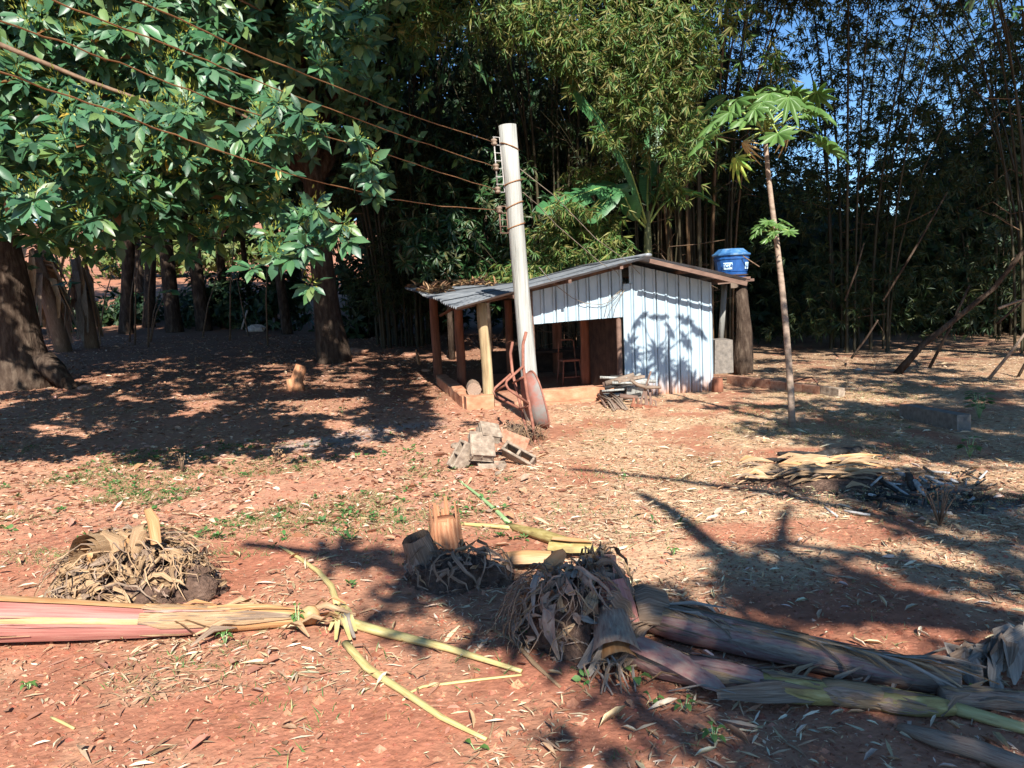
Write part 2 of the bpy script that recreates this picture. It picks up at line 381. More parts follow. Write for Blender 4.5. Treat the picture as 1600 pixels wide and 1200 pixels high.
def join_clouds(lst):
    V, F, C = [], [], []; o = 0
    for v, f, c in lst: V.append(v); F.append(f + o); C.append(c); o += len(v)
    return np.vstack(V), np.vstack(F), np.vstack(C)
def mixcol(n, pal, jitter=.18):
    pal = np.array(pal); c = pal[RNG.integers(0, len(pal), n)]
    return c * (1 + jitter * (RNG.random((n, 1)) * 2 - 1)) * (1 + .08 * (RNG.random((n, 3)) * 2 - 1))
def rosettes(c, out, K, L, pal, tpl, spread=(50, 105), droop=.25, wfac=.2):
    """K leaves round each centre"""
    M = len(c); out = unit(out)
    a = unit(np.cross(out, RNG.normal(size=(M, 3)))); b = np.cross(out, a)
    th = (np.arange(K)[None] * 2.4 + RNG.random((M, 1)) * 6.3 + RNG.normal(size=(M, K)) * .2)
    el = np.radians(RNG.uniform(spread[0], spread[1], (M, K)))
    d = out[:, None] * np.cos(el)[..., None] + (a[:, None] * np.cos(th)[..., None] + b[:, None] * np.sin(th)[..., None]) * np.sin(el)[..., None]
    d = d.reshape(-1, 3); d[:, 2] -= droop
    n = np.repeat(out, K, axis=0) + .25 * RNG.normal(size=(M * K, 3)) + np.array([0, 0, .35])
    p = np.repeat(c, K, axis=0) + d * .015
    LL = L * RNG.uniform(.5, 1.25, M * K)
    return p, d, n, LL, LL * wfac * RNG.uniform(.85, 1.2, M * K), mixcol(M * K, pal)
AVO = [(.045, .125, .055), (.07, .165, .065), (.04, .11, .058), (.075, .175, .085), (.12, .2, .065), (.035, .09, .045)]
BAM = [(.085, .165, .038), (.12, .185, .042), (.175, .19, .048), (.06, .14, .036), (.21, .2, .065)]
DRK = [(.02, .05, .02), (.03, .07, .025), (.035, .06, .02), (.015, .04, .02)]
MAN = [(.03, .09, .03), (.045, .11, .035), (.025, .07, .03), (.09, .1, .04)]

# ------------------------------------------------------------------ the ground
def axis(lo, hi, fine, step, grow):
    out = [0.0]
    v, s = 0.0, step
    while v < hi:
        v += s
        if v > fine: s *= grow
        out.append(v)
    neg = []; v, s = 0.0, step
    while v < -lo:
        v += s
        if v > fine: s *= grow
        neg.append(-v)
    return np.array(neg[::-1] + out)
gx = axis(-260, 260, 5.5, .05, 1.045)
gy = [-60., -30., -15., -8., -4., -1.5, 0., 1.]
v, s = 1.8, .045
while v < 300:
    gy.append(v); v += s
    if v > 6: s *= 1.02
gy = np.array(gy)
GX, GY = np.meshgrid(gx, gy)
GZ = TH(GX, GY)
nx, ny = len(gx), len(gy)
GV = np.stack([GX.ravel(), GY.ravel(), GZ.ravel()], 1)
ii = np.arange(ny - 1)[:, None] * nx + np.arange(nx - 1)[None]
GF = np.stack([ii, ii + 1, ii + nx + 1, ii + nx], -1).reshape(-1, 4)
def blob(x, y, cx, cy, rx, ry, ang=0, soft=.5, seed=0):
    c, s_ = math.cos(ang), math.sin(ang); dx = x - cx; dy = y - cy
    u = (dx * c + dy * s_) / rx; w = (-dx * s_ + dy * c) / ry
    r = np.sqrt(u * u + w * w) + .7 * (fbm(x * 2.2 + seed, y * 2.2, 4) - .47)
    return np.clip((1 - r) / soft, 0, 1)
def ash_right(x, y):
    a = G(1290, 760); b = G(1450, 780)
    return np.maximum(blob(x, y, a.x, a.y, 1.15, .5, -.1, .4, 3), blob(x, y, b.x + .2, b.y, 1.1, .55, -.3, .45, 8))
def ash_left(x, y):
    a = G(520, 690); b = G(620, 668)
    return np.maximum(blob(x, y, a.x, a.y, .95, .5, .25, .6, 21), blob(x, y, b.x, b.y, .8, .35, .35, .6, 5))
def straw_amount(x, y):
    """dry bamboo straw lies thick on the right and thins out over the bare red earth"""
    px, py = proj(np.stack([x, y, TH0(x, y)], 1))
    r = np.clip((px - 640) / 330, 0, 1) * np.clip((1010 - py) / 120, .12, 1)
    l = np.clip((430 - px) / 200, 0, 1) * np.clip((py - 930) / 60, 0, 1) * .6
    m = .3 + 0 * r
    return np.clip(np.maximum(np.maximum(r, l), m), 0, 1)
def bare(x, y):
    """bare patches with no litter on them"""
    b = np.clip((fbm(x * 1.5 + 40, y * 1.5 + 9, 4) - .5) * 7, 0, 1)
    px, py = proj(np.stack([x, np.maximum(y, .5), TH0(x, y)], 1))
    w = np.clip((py - 960) / 60, 0, 1) * np.clip((1150 - px) / 150, 0, 1) * np.clip((px - 60) / 120, 0, 1)
    return np.maximum(b, w * np.clip((fbm(x * 2.3 + 11, y * 2.3 + 4, 3) - .33) * 6, 0, 1))
X_, Y_ = GV[:, 0], GV[:, 1]
pxg, pyg = proj(np.stack([X_, np.maximum(Y_, .5), GV[:, 2]], 1))
red = np.array([.315, .122, .075]); redd = np.array([.25, .082, .045]); straw = np.array([.54, .4, .255]); pinkl = np.array([.5, .29, .2])
f1 = fbm(X_ * .8, Y_ * .8, 4)[:, None]; f2 = fbm(X_ * 3 + 9, Y_ * 3, 3)[:, None]
GC = red * (.75 + .55 * f1) * (.8 + .4 * f2)
sa = (straw_amount(X_, np.maximum(Y_, .5)) * (1 - .8 * bare(X_, Y_)))[:, None]
GC = GC * (1 - .72 * sa) + straw * .72 * sa
lm = (np.clip((pyg - 600) / 60, 0, 1) * np.clip((870 - pyg) / 80, 0, 1) * np.clip((900 - pxg) / 200, 0, 1))[:, None]
GC = GC * (1 - .45 * lm) + pinkl * .45 * lm
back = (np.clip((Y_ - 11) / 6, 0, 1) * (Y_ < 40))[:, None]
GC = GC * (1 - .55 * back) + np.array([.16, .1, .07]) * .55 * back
aR = ash_right(X_, Y_)[:, None]; aL = ash_left(X_, Y_)[:, None]
ashc = np.array([.06, .057, .057]) * (.5 + 1.6 * f2 ** 2) + np.array([.34, .33, .32]) * np.clip((f2 - .45) * 4, 0, 1) * .6
GC = GC * (1 - aR * .92) + ashc * aR * .92
GC = GC * (1 - aL * .75) + (np.array([.34, .32, .31]) * (.35 + 1.2 * f2)) * aL * .75
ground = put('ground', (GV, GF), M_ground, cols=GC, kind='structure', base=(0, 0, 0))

# ------------------------------------------------------------------ the hut
HL = G(765, 635); HR = G(1115, 611)
HX = HR - HL; HX.z = 0; HS = HX.length; HX.normalize(); HY = Vector((-HX.y, HX.x, 0))
HZ0 = .02
def H(s_, t, z): return Vector((HL.x, HL.y, 0)) + HX * s_ + HY * t + Vector((0, 0, z))
def FP(px, py, t=0.0):
    d = ray(px, py); o = Vector((0, 0, CAMZ)); k = (H(0, t, 0) - o).dot(HY) / d.dot(HY); p = o + d * k
    return (p - H(0, 0, 0)).dot(HX), p.z
RIDGE_S, RIDGE_Z = 2.52, 2.275
EL_S, EL_Z, ER_S, ER_Z = -.54, 1.60, 4.22, 1.855
OVER, DEPTH = .62, 3.95
def roof_z(s_, t):
    k = (s_ - RIDGE_S)
    z = RIDGE_Z + (k * (RIDGE_Z - EL_Z) / (RIDGE_S - EL_S) if k < 0 else -k * (RIDGE_Z - ER_Z) / (ER_S - RIDGE_S))
    return z + .095 * (t + OVER) * max(0, min(1, (1.3 - s_) / 1.9))
hut = thing('hut', 'low hut of pale grey metal sheets with an open left bay and corrugated roof', 'hut', H(1.9, 1.8, 0))
# wall sheets of the front, each a ribbed strip
seams_l = [831, 851, 870, 888, 905, 922, 940, 957, 974]
seams_r = [975, 992, 1010, 1027.5, 1045, 1062.5, 1080, 1097.5, 1114]
def sheet(s0, s1, ztop, zbot, t=0.0, name='wall_sheet', axis_='s', tw=0):
    """a strip of sheet with one raised rib by its right edge; ztop/zbot are functions of s"""
    w = s1 - s0
    prof = [(0, 0), (.04, -.012), (.09, -.012), (.13, 0), (.68, 0), (.74, -.022), (.86, -.022), (.92, 0), (.97, .006), (.985, .03), (1.03, .03)]
    V = []; F = []; S = []
    rows = 5
    ph = random.random() * 6
    for j in range(rows):
        f = j / (rows - 1)
        for u, dt in prof:
            s_ = s0 + w * u
            z = zbot(s_) * (1 - f) + ztop(s_) * f
            off = dt + .006 * math.sin(ph + 4 * f) - tw
            V.append(H(s_, t + off, z) if axis_ == 's' else H(t - off, s_, z)); S.append((z, s_, 0))
    n = len(prof)
    for j in range(rows - 1):
        for i in range(n - 1): F.append((j * n + i, j * n + i + 1, (j + 1) * n + i + 1, (j + 1) * n + i))
    return put(name, Geo().add(V, F, S), M_sheet, hut, smooth=False)
o1 = FP(831, 507); o2 = FP(974, 495)
def open_z(s_): return o1[1] + (o2[1] - o1[1]) * (s_ - o1[0]) / (o2[0] - o1[0])
wall_top = lambda s_: roof_z(s_, 0) - .075
for a, b in zip(seams_l[:-1], seams_l[1:]):
    sheet(FP(a, 500)[0], FP(b, 500)[0], wall_top, lambda s_: open_z(s_) + random.uniform(-.003, .003))
zwin = FP(984, 443)[1]
for i, (a, b) in enumerate(zip(seams_r[:-1], seams_r[1:])):
    s0, s1 = FP(a, 540)[0], FP(b, 540)[0]
    zt = wall_top
    if i == 0:
        sheet(s0, s1, lambda s_: zwin, lambda s_: -.03)
        sheet(s0 + .62 * (s1 - s0), s1, wall_top, lambda s_: zwin + .004, tw=-.006)
        continue
    sheet(s0, s1, zt, lambda s_: -.03 + random.uniform(0, .02))
S_OPEN = FP(974, 540)[0]; S_END = FP(1114, 540)[0]
# right side wall, partition and back of the closed room
n_side = 10
ROOM = 1.7
n_side = 6
for k in range(n_side):
    sheet(.02 + k * ROOM / n_side, .02 + (k + 1) * ROOM / n_side, lambda t_: roof_z(S_END, t_) - .08, lambda t_: -.03, t=S_END, axis_='t')
for k in range(6):
    a = S_OPEN + (S_END - S_OPEN) * k / 6
    sheet(a, a + (S_END - S_OPEN) / 6, lambda s_: roof_z(s_, ROOM) - .12, lambda s_: 0, t=ROOM)
for k in range(5):
    put('partition_board', Geo().box(H(S_OPEN - .03, .1 + (k + .5) * ROOM / 5, 1.0), (.02, ROOM / 5 - .008, 2.0), Matrix((HX, HY, Vector((0, 0, 1)))).transposed()), M_dark, hut, smooth=False)  # partition coloured dark in place of the shade inside the bay
# roof: corrugated sheets side by side, each running from the ridge to the eave
def corrugated(sA, sB, t0, t1, skew, name, lift):
    nw = int(round((t1 - t0) / .15)); nu = nw * 6; nv = 9
    V = []; F = []; S = []
    bend = random.uniform(-.012, .012)
    for j in range(nv):
        f = j / (nv - 1)
        for i in range(nu + 1):
            t = t0 + (t1 - t0) * i / nu
            s_ = sA + (sB - sA) * f + (skew * (t + OVER) * f)
            k = roof_z(sA + (sB - sA) * f, t)
            wv = .019 * math.cos(2 * math.pi * (t - t0) / .15)
            V.append(H(s_, t, k + wv + lift + bend * math.sin(f * 3.1) + .008 * math.sin(t * 3 + f * 5))); S.append((s_, t, 0))
    n = nu + 1
    for j in range(nv - 1):
        for i in range(nu): F.append((j * n + i, j * n + i + 1, (j + 1) * n + i + 1, (j + 1) * n + i))
    return put(name, Geo().add(V, F, S), M_roof, hut)
ts = [-OVER, .48, 1.38, 2.28, 3.18, DEPTH + .25]
for k in range(5):
    corrugated(RIDGE_S, EL_S, ts[k], ts[k + 1] + .06, -.075, 'roof_sheet', .02 + (.012 if k % 2 else 0))
    corrugated(RIDGE_S, ER_S, ts[k], ts[k + 1] + .06, .0, 'roof_sheet', .02 + (.012 if k % 2 else 0))
g = Geo()
for t in (-OVER + .01,):
    V = []
g.tube([H(RIDGE_S, -OVER - .02, RIDGE_Z + .045), H(RIDGE_S, DEPTH + .3, roof_z(RIDGE_S, DEPTH + .3) + .045)], .06, 10, flat=.5)
put('ridge_cap', g, M_roof, hut)
# timber: barge rafters, purlins, posts
put('barge_board', Geo().bar(H(RIDGE_S + .03, -OVER + .015, RIDGE_Z - .045), H(ER_S, -OVER + .015, roof_z(ER_S, -OVER) - .05), .03, .065), M_timber, hut, smooth=False)
put('rafter', Geo().bar(H(RIDGE_S - .03, .035, roof_z(RIDGE_S, 0) - .06), H(EL_S + .1, .035, roof_z(EL_S + .1, 0) - .06), .05, .07), M_timber, hut, smooth=False)
for s_ in (.35, 1.25, 2.1, 3.3, 4.0):
    put('purlin', Geo().bar(H(s_, -OVER + .06, roof_z(s_, -OVER) - .035), H(s_, DEPTH + .1, roof_z(s_, DEPTH + .1) - .035), .05, .055), M_timber, hut, smooth=False)
for s_ in (.95, 2.2):
    put('tie_beam', Geo().bar(H(s_, DEPTH - .3, 1.75), H(s_ + 1.2, DEPTH - .3, 1.8), .07, .09), M_dark, hut, smooth=False)
def post(s_, t, ztop, r, mat, lean=(0, 0), n=10, z0=-.1):
    g = Geo(); pts = []; rr = []
    for k in range(6):
        f = k / 5
        pts.append(H(s_ + lean[0] * f + random.uniform(-.008, .008), t + lean[1] * f, z0 + (ztop - z0) * f)); rr.append(r * (1.08 - .14 * f) * random.uniform(.97, 1.03))
    return put('post', g.tube(pts, rr, n, wob=.1), mat, hut)
post(.0, -.02, roof_z(-.05, 0) - .06, .085, M_postlow, (-.055, 0))
post(-.06, 2.42, roof_z(-.06, 2.4) - .02, .085, M_postred, (-.02, 0))
post(-.34, 3.88, roof_z(-.34, 3.9) - .02, .09, M_postred, (-.02, 0))
post(1.2, 3.85, roof_z(1.2, 3.85) - .03, .08, M_postred)
post(2.24, 3.85, roof_z(2.24, 3.85) - .03, .1, M_postred)
post(3.35, 3.85, roof_z(3.35, 3.85) - .03, .09, M_postred)
post(2.22, 1.78, roof_z(2.22, 1.78) - .03, .1, M_postred)
post(S_OPEN - .05, .06, open_z(S_OPEN) + .4, .045, M_timber)
post(.74, .02, 1.85, .06, M_timber)
put('brace', Geo().tube([H(-.26, 3.8, 1.45), H(.35, 3.8, 1.75)], .03, 8), M_postred, hut)
# kerbs, counter and floor
def kerb(a, b, w, h, name='kerb', mat=M_kerb, z0=-.08):
    a = Vector(a); b = Vector(b); n = max(3, int((b - a).length / .18)); r = (b - a).normalized().cross(Vector((0, 0, 1)))
    V = []; F = []
    for i in range(n + 1):
        p = a.lerp(b, i / n); j = lambda: random.uniform(-.012, .012)
        hh = h + j()
        V += [p - r * (w / 2 + j()) + Vector((0, 0, z0)), p - r * (w / 2 + j()) + Vector((0, 0, hh - .015)), p - r * (w / 2 - .02) + Vector((0, 0, hh)),
              p + r * (w / 2 - .02) + Vector((0, 0, hh + j() * .4)), p + r * (w / 2 + j()) + Vector((0, 0, hh - .015)), p + r * (w / 2 + j()) + Vector((0, 0, z0))]
    for i in range(n):
        for k in range(5): F.append((i * 6 + k, i * 6 + k + 1, i * 6 + 7 + k, i * 6 + 6 + k))
    F.append((0, 1, 2, 3, 4, 5)); F.append(tuple(n * 6 + k for k in (5, 4, 3, 2, 1, 0)))
    return put(name, Geo().add(V, F), mat, hut, smooth=False)
kerb(H(.60, -.1, 0), H(2.06, -.09, 0), .2, .25)
kerb(H(.62, -.3, -.02), H(2.3, -.22, -.02), .3, .1, name='footing')
kerb(H(-.42, -.16, 0), H(.02, -.15, 0), .26, .23)
kerb(H(-.34, -.04, 0), H(-.4, 2.85, .08), .22, .24)
put('floor_slab', Geo().box(H(1.15, 1.95, .02), (3.1, 3.9, .1), Matrix((HX, HY, Vector((0, 0, 1)))).transposed()), M_dust, hut, smooth=False)
put('back_rail', Geo().box(H(2.3, 3.95, .34), (3.2, .06, .62), Matrix((HX, HY, Vector((0, 0, 1)))).transposed()), M_dark, hut, smooth=False)
put('counter_top', Geo().box(H(2.0, 3.4, .62), (1.2, .4, .05), Matrix((HX, HY, Vector((0, 0, 1)))).transposed()), M_dark, hut, smooth=False)
put('window_board', Geo().box(H(1.62, 3.8, .6), (.3, .05, .9), Matrix((HX, HY, Vector((0, 0, 1)))).transposed()), M_dark, hut, smooth=False)
# litter lying on the roof
nL = 2600
ss = RNG.uniform(EL_S - .2, 1.2, nL); tt = RNG.uniform(1.2, DEPTH + .2, nL) ** 1.0
keep = (fbm(ss * 2, tt * 2) + .14 * (tt - 3.0) - .1 * np.clip(ss - .2, 0, 2)) > .47
ss, tt = ss[keep], tt[keep]; nL = len(ss)
rp = np.array([tuple(H(a, b, roof_z(a, b) + .05 + .06 * random.random())) for a, b in zip(ss, tt)])
rd = RNG.normal(size=(nL, 3)); rd[:, 2] *= .3
v_, f_, c_ = leafcloud(rp, rd, np.tile([0, 0, 1.], (nL, 1)) + .3 * RNG.normal(size=(nL, 3)), RNG.uniform(.1, .25, nL), RNG.uniform(.01, .03, nL), T_CURL, mixcol(nL, [(.22, .13, .07), (.3, .19, .1), (.15, .09, .055)]))
lo = put('roof_litter', (v_, f_), M_litter, hut, cols=c_, kind='stuff')

# stool inside the hut
st = thing('stool', 'thin red steel bar stool standing in the dark open bay', 'stool', H(1.95, 2.0, .07))
q = lambda s_, t, z: H(1.95 + s_, 2.0 + t, .07 + z)
for sg in (-1, 1):
    for tg in (-1, 1):
        put('leg', Geo().tube([q(.2 * sg, .2 * tg, 0), q(.155 * sg, .155 * tg, .45)], .014, 6), M_rust, st)
put('seat', Geo().box(q(0, 0, .46), (.34, .34, .035), Matrix((HX, HY, Vector((0, 0, 1)))).transposed()), M_rust, st, smooth=False)
put('back_frame', Geo().tube([q(-.17, .15, .45), q(-.15, .17, .8), q(-.12, .175, .84), q(.12, .175, .84), q(.15, .17, .8), q(.17, .15, .45)], .014, 6), M_rust, st)
put('foot_ring', Geo().tube([q(-.19, -.19, .15), q(.19, -.19, .15)], .01, 6), M_rust, st)
# log on the kerb
tag(put('log', Geo().tube([H(-.24, .02, .31), H(-.2, .38, .33)], [.115, .11], 12, wob=.18), M_brownstem, smooth=False), 'short sawn log resting on the kerb beside the left front post', 'log')

# ------------------------------------------------------------------ utility pole and lines
pb = G(834, 656); PY = pb.y
ptop = P(792.5, 196, PY)
pole = thing('utility_pole', 'leaning weathered grey wooden utility pole in front of the hut', 'pole', pb)
pts = []; rr = []
for px, py, w in [(833, 668, 27), (828, 600, 26), (820.5, 520, 25.5), (813.5, 440, 25), (807, 360, 25), (800.5, 280, 25.5), (793, 196, 27)]:
    pts.append(P(px, py, PY)); rr.append(w * .5 * PY / FPX)
pts[0].z = pb.z - .1
put('shaft', Geo().tube(pts, rr, 18, wob=.05), M_post, pole)
def pole_at(py):
    for a, b in zip(pts[:-1], pts[1:]):
        pass
    z = P(800, py, PY).z
    for (a, ra), (b, rb) in zip(zip(pts[:-1], rr[:-1]), zip(pts[1:], rr[1:])):
        if a.z <= z <= b.z:
            f = (z - a.z) / (b.z - a.z); return a.lerp(b, f), ra + (rb - ra) * f
    return pts[-1], rr[-1]
for py, tilt in ((229, .05), (286, -.035), (321, -.05), (354, -.04)):
    c, r = pole_at(py)
    ring = [c + Vector((math.cos(a) * (r + .006), math.sin(a) * (r + .006), -tilt * math.cos(a))) for a in [i * 2 * math.pi / 20 for i in range(21)]]
    put('wire_band', Geo().tube(ring, .008, 5, cap=False), M_wire, pole)
def rack(py0, py1, ins, mat):
    a = P(771.5 + (py0 - 215) * .075, py0, PY); b = P(771.5 + (py1 - 215) * .075, py1, PY)
    br = put('bracket', Geo().tube([a, b], .011, 8), mat, pole)
    c0, r0 = pole_at(py0); c1, r1 = pole_at(py1)
    put('spine', Geo().bar(c0 - Vector((r0 + .004, 0, 0)), c1 - Vector((r1 + .004, 0, 0)), .035, .012, up=(1, 0, 0)), mat, br, smooth=False)
    n = max(4, int((py1 - py0) / 11))
    for k in range(n + 1):
        py = py0 + (py1 - py0) * k / n
        c, r = pole_at(py); x = a.lerp(b, k / n)
        put('arm', Geo().bar(c - Vector((r, 0, .0)), Vector((x.x - .012, x.y, x.z)), .02, .008), mat, br, smooth=False)
    for py in ins:
        c = a.lerp(b, (py - py0) / (py1 - py0))
        put('insulator', Geo().lathe(c - Vector((0, 0, .045)), [(.022, 0), (.042, .012), (.042, .03), (.027, .045), (.042, .06), (.042, .078), (.022, .09)], 14), M_deadwood, br)
    return a, b
rack(214, 300, (222, 261, 297), M_steel)
rack(322, 364, (328,), M_timber)
wire_px = [
    [(771, 222), (690, 196), (600, 165), (480, 117), (360, 69), (285, 33), (210, 0), (120, -42)],
    [(775, 261), (690, 233), (600, 202), (480, 157), (360, 110), (285, 80), (210, 50), (140, 22), (79, 0), (0, -30)],
    [(777, 297), (690, 270), (600, 240), (480, 204), (360, 165), (270, 131), (187, 99), (90, 64), (0, 32), (-60, 8)],
    [(780, 328), (690, 322), (600, 309), (480, 280), (330, 232), (255, 204), (180, 176), (90, 145), (0, 112), (-60, 92)]]
wire_lab = ['copper overhead wire on the topmost insulator of the pole', 'copper overhead wire second from the top of the pole', 'copper overhead wire third from the top of the pole', 'copper overhead wire on the lowest separate bracket of the pole']
for wp, lb in zip(wire_px, wire_lab):
    A = P(*wp[0], PY); B = P(*wp[-1], 3.7)
    nrm = Vector((B.y - A.y, A.x - B.x, 0)).normalized()
    path = []
    for px, py in wp:
        d = ray(px, py); o = Vector((0, 0, CAMZ)); k = (A - o).dot(nrm) / d.dot(nrm); path.append(o + d * k)
    e = (path[-1] - path[-2]).normalized(); path += [path[-1] + e * 3, path[-1] + e * 9]
    sm = []
    for i in range(len(path) - 1):
        for k in range(4):
            f = k / 4; p = path[i].lerp(path[i + 1], f); sm.append(p + Vector((0, 0, random.uniform(-.006, .006))))
    sm.append(path[-1])
    tag(put('overhead_wire', Geo().tube(sm, .0048, 6), M_wire), lb, 'wire', 'overhead wires running left from the pole')
def facade(px, py, t=-.06):
    s_, z = FP(px, py, t); return H(s_, t, z)
c1 = [pole_at(263)[0] + Vector((.12, .08, 0)), P(865, 305, PY + .8), P(930, 372, PY + 1.3), facade(985, 412, -.46), facade(1000, 428, -.05)]
tag(put('service_cable', Geo().tube(c1, .006, 5), M_cable), 'grey cable dropping from the pole to the hut gable', 'cable')
c2 = [pole_at(300)[0] + Vector((.13, .08, 0)), P(838, 318, PY + .5), P(870, 352, PY + 1.0), facade(940, 412, -.5), facade(963, 424, -.45), facade(968, 432, -.06)]
tag(put('service_cable', Geo().tube(c2, .006, 5), M_cable), 'brown cable below the grey one from pole to hut roof', 'cable')
c3 = [facade(842, 417, -.47), facade(856, 434, -.46), facade(870, 447, -.3), facade(895, 466, -.12), facade(914, 474, -.08), facade(940, 476, -.07), facade(955, 470, -.07), facade(972, 452, -.06), facade(975, 440, -.06)]
tag(put('service_cable', Geo().tube(c3, .006, 5), M_cable), 'loose wire sagging across the front wall of the hut', 'cable')
for k, (a, b, c) in enumerate((((944, 496), (950, 470), (972, 451)), ((949, 496), (957, 476), (974, 455)), ((958, 495), (962, 478), (976, 452)))):
    tag(put('loose_wire', Geo().tube([facade(*a, -.05), facade(*b, -.07), facade(*c, -.05)], .004, 5), M_cable), ('leftmost', 'middle', 'rightmost')[k] + ' of three thin loose wires fanned above the hut opening', 'cable', 'wires above the hut opening')

# ------------------------------------------------------------------ wheelbarrow, upended on its nose
wb0 = G(822, 690)
wb = thing('wheelbarrow', 'rusty red wheelbarrow stood on its nose against the pole', 'wheelbarrow', wb0)
lz = Vector((.94, .34, .08)).normalized(); ly0 = Vector((-.34, .94, 0)); lx = ly0 * -.28 + Vector((-.02, 0, -1)); lx = (lx - lz * lx.dot(lz)).normalized(); ly = lz.cross(lx)
WR = Matrix((lx, ly, lz)).transposed()
wo = wb0 + Vector((.0, .12, .52))
def W(x, y, z): return wo + WR @ Vector((x, y, z))
g = Geo()
# tray: rounded pan, open towards +z
rim = []; mid = []; bot = []
n = 28
for k in range(n):
    a = 2 * math.pi * k / n; ca, sa_ = math.cos(a), math.sin(a)
    se = lambda v, e: math.copysign(abs(v) ** e, v)
    rim.append(W(.06 + .36 * se(ca, .75), .2 * se(sa_, .75), .17 + .03 * ca))
    mid.append(W(.04 + .32 * se(ca, .8), .165 * se(sa_, .8), .06))
    bot.append(W(.02 + .25 * se(ca, .8), .13 * se(sa_, .8), .02))
V = rim + mid + bot
F = [(k, (k + 1) % n, n + (k + 1) % n, n + k) for k in range(n)] + [(n + k, n + (k + 1) % n, 2 * n + (k + 1) % n, 2 * n + k) for k in range(n)] + [tuple(2 * n + k for k in range(n))]
put('tray', g.add(V, F), M_tray, wb)
put('tray_rim', Geo().tube(rim + [rim[0]], .012, 6, cap=False), M_rust, wb)
for sgn in (-1, 1):
    put('handle', Geo().tube([W(-.74, .27 * sgn, .1), W(-.6, .25 * sgn, .035), W(-.36, .21 * sgn, -.005), W(.0, .16 * sgn, -.012), W(.35, .13 * sgn, -.01), W(.55, .07 * sgn, -.01)], .019, 8), M_rust, wb)
    put('leg', Geo().tube([W(-.34, .24 * sgn, -.02), W(-.2, .25 * sgn, -.26), W(-.16, .25 * sgn, -.28), W(-.1, .25 * sgn, -.26), W(.1, .19 * sgn, -.03)], .016, 8), M_rust, wb)
put('cross_bar', Geo().tube([W(-.22, -.2, -.03), W(-.22, .2, -.03)], .014, 6), M_rust, wb)
put('cross_bar', Geo().tube([W(.12, -.17, -.03), W(.12, .17, -.03)], .014, 6), M_rust, wb)
put('leg_brace', Geo().tube([W(-.16, -.25, -.27), W(-.16, .25, -.27)], .013, 6), M_rust, wb)
put('axle_fork', Geo().tube([W(.55, -.1, -.01), W(.55, .1, -.01)], .016, 6), M_rust, wb)

# ------------------------------------------------------------------ concrete blocks
def block(base, R, size=(.39, .15, .19), broken=0.0, mat=M_conc, label='', name='concrete_block', solid=False):
    L_, Wd, Hh = size; w = .028
    g = Geo(); j = .006
    def bx(c, s_): g.box(Vector(base) + R @ Vector(c), s_, R, jit=j)
    if solid: j = .03; bx((0, 0, 0), (L_ - .01, Wd - .01, Hh - .01))
    bx((0, -Wd / 2 + w / 2, 0), (L_, w, Hh)); bx((-broken * .1, Wd / 2 - w / 2, 0), (L_ * (1 - broken * .5), w, Hh))
    for u in (-1, 0, 1):
        if broken > .5 and u == 1: continue
        bx((u * (L_ / 2 - w / 2), 0, 0), (w, Wd - 2 * w, Hh * .995))
    o = put(name, g, mat, smooth=False)
    bv = o.modifiers.new('bevel', 'BEVEL'); bv.width = .006; bv.segments = 1
    return tag(o, label, 'block', 'broken concrete blocks by the wheelbarrow')
def RM(x, y, z): return Matrix.Rotation(math.radians(z), 3, 'Z') @ Matrix.Rotation(math.radians(y), 3, 'Y') @ Matrix.Rotation(math.radians(x), 3, 'X')
BY = G(760, 728).y
block(P(752, 697, BY), RM(-46, 9, 12), (.25, .12, .31), 0, M_conc, 'largest pale block leaning upright in the middle of the block heap', solid=True)
block(P(811, 712, BY), RM(48, 26, -24), (.36, .12, .17), 0, M_conc, 'grey block tipped down to the right showing its hollow side')
block(P(722, 713, BY - .05), RM(10, -55, 25), (.30, .14, .17), .0, M_conc, 'small dark block leaning at the left end of the heap')
block(P(764, 676, BY + .16), RM(-55, 12, 25), (.22, .12, .2), 0, M_conc, 'broken block piece on top of the heap behind the middle one', solid=True)
block(P(800, 686, BY + .3), RM(0, 25, 20), (.34, .14, .14), .3, M_dust, 'reddish block half hidden behind the heap near the wheelbarrow')
block(P(768, 729, BY - .02), RM(0, 4, 8), (.3, .18, .09), 0, M_conc, 'hollow block lying flat at the foot of the heap')
def lump(c, r, mat, seed, sq=(1, 1, .7)):
    g = Geo(); rr_ = random.Random(seed); V = []; n, m = 9, 6
    for j in range(m):
        ph = math.pi * j / (m - 1)
        for k in range(n):
            a = 2 * math.pi * k / n; q = rr_.uniform(.78, 1.15)
            V.append(Vector(c) + Vector((math.sin(ph) * math.cos(a) * r * q * sq[0], math.sin(ph) * math.sin(a) * r * q * sq[1], math.cos(ph) * r * sq[2] * (q if 0 < j < m - 1 else 1))))
    F = [(i * n + k, i * n + (k + 1) % n, (i + 1) * n + (k + 1) % n, (i + 1) * n + k) for i in range(m - 1) for k in range(n)]
    return g.add(V, F)
for i, (px, py, r, lb) in enumerate([(712, 700, .06, 'brown rubble stone left of the block heap'), (783, 733, .05, 'pale rubble stone under the tipped grey block'), (778, 742, .035, 'small chip of rubble in front of the block heap')]):
    tag(put('rubble', lump(G(px, py, r * .4), r, M_conc, i), M_conc, smooth=False), lb, 'stone')

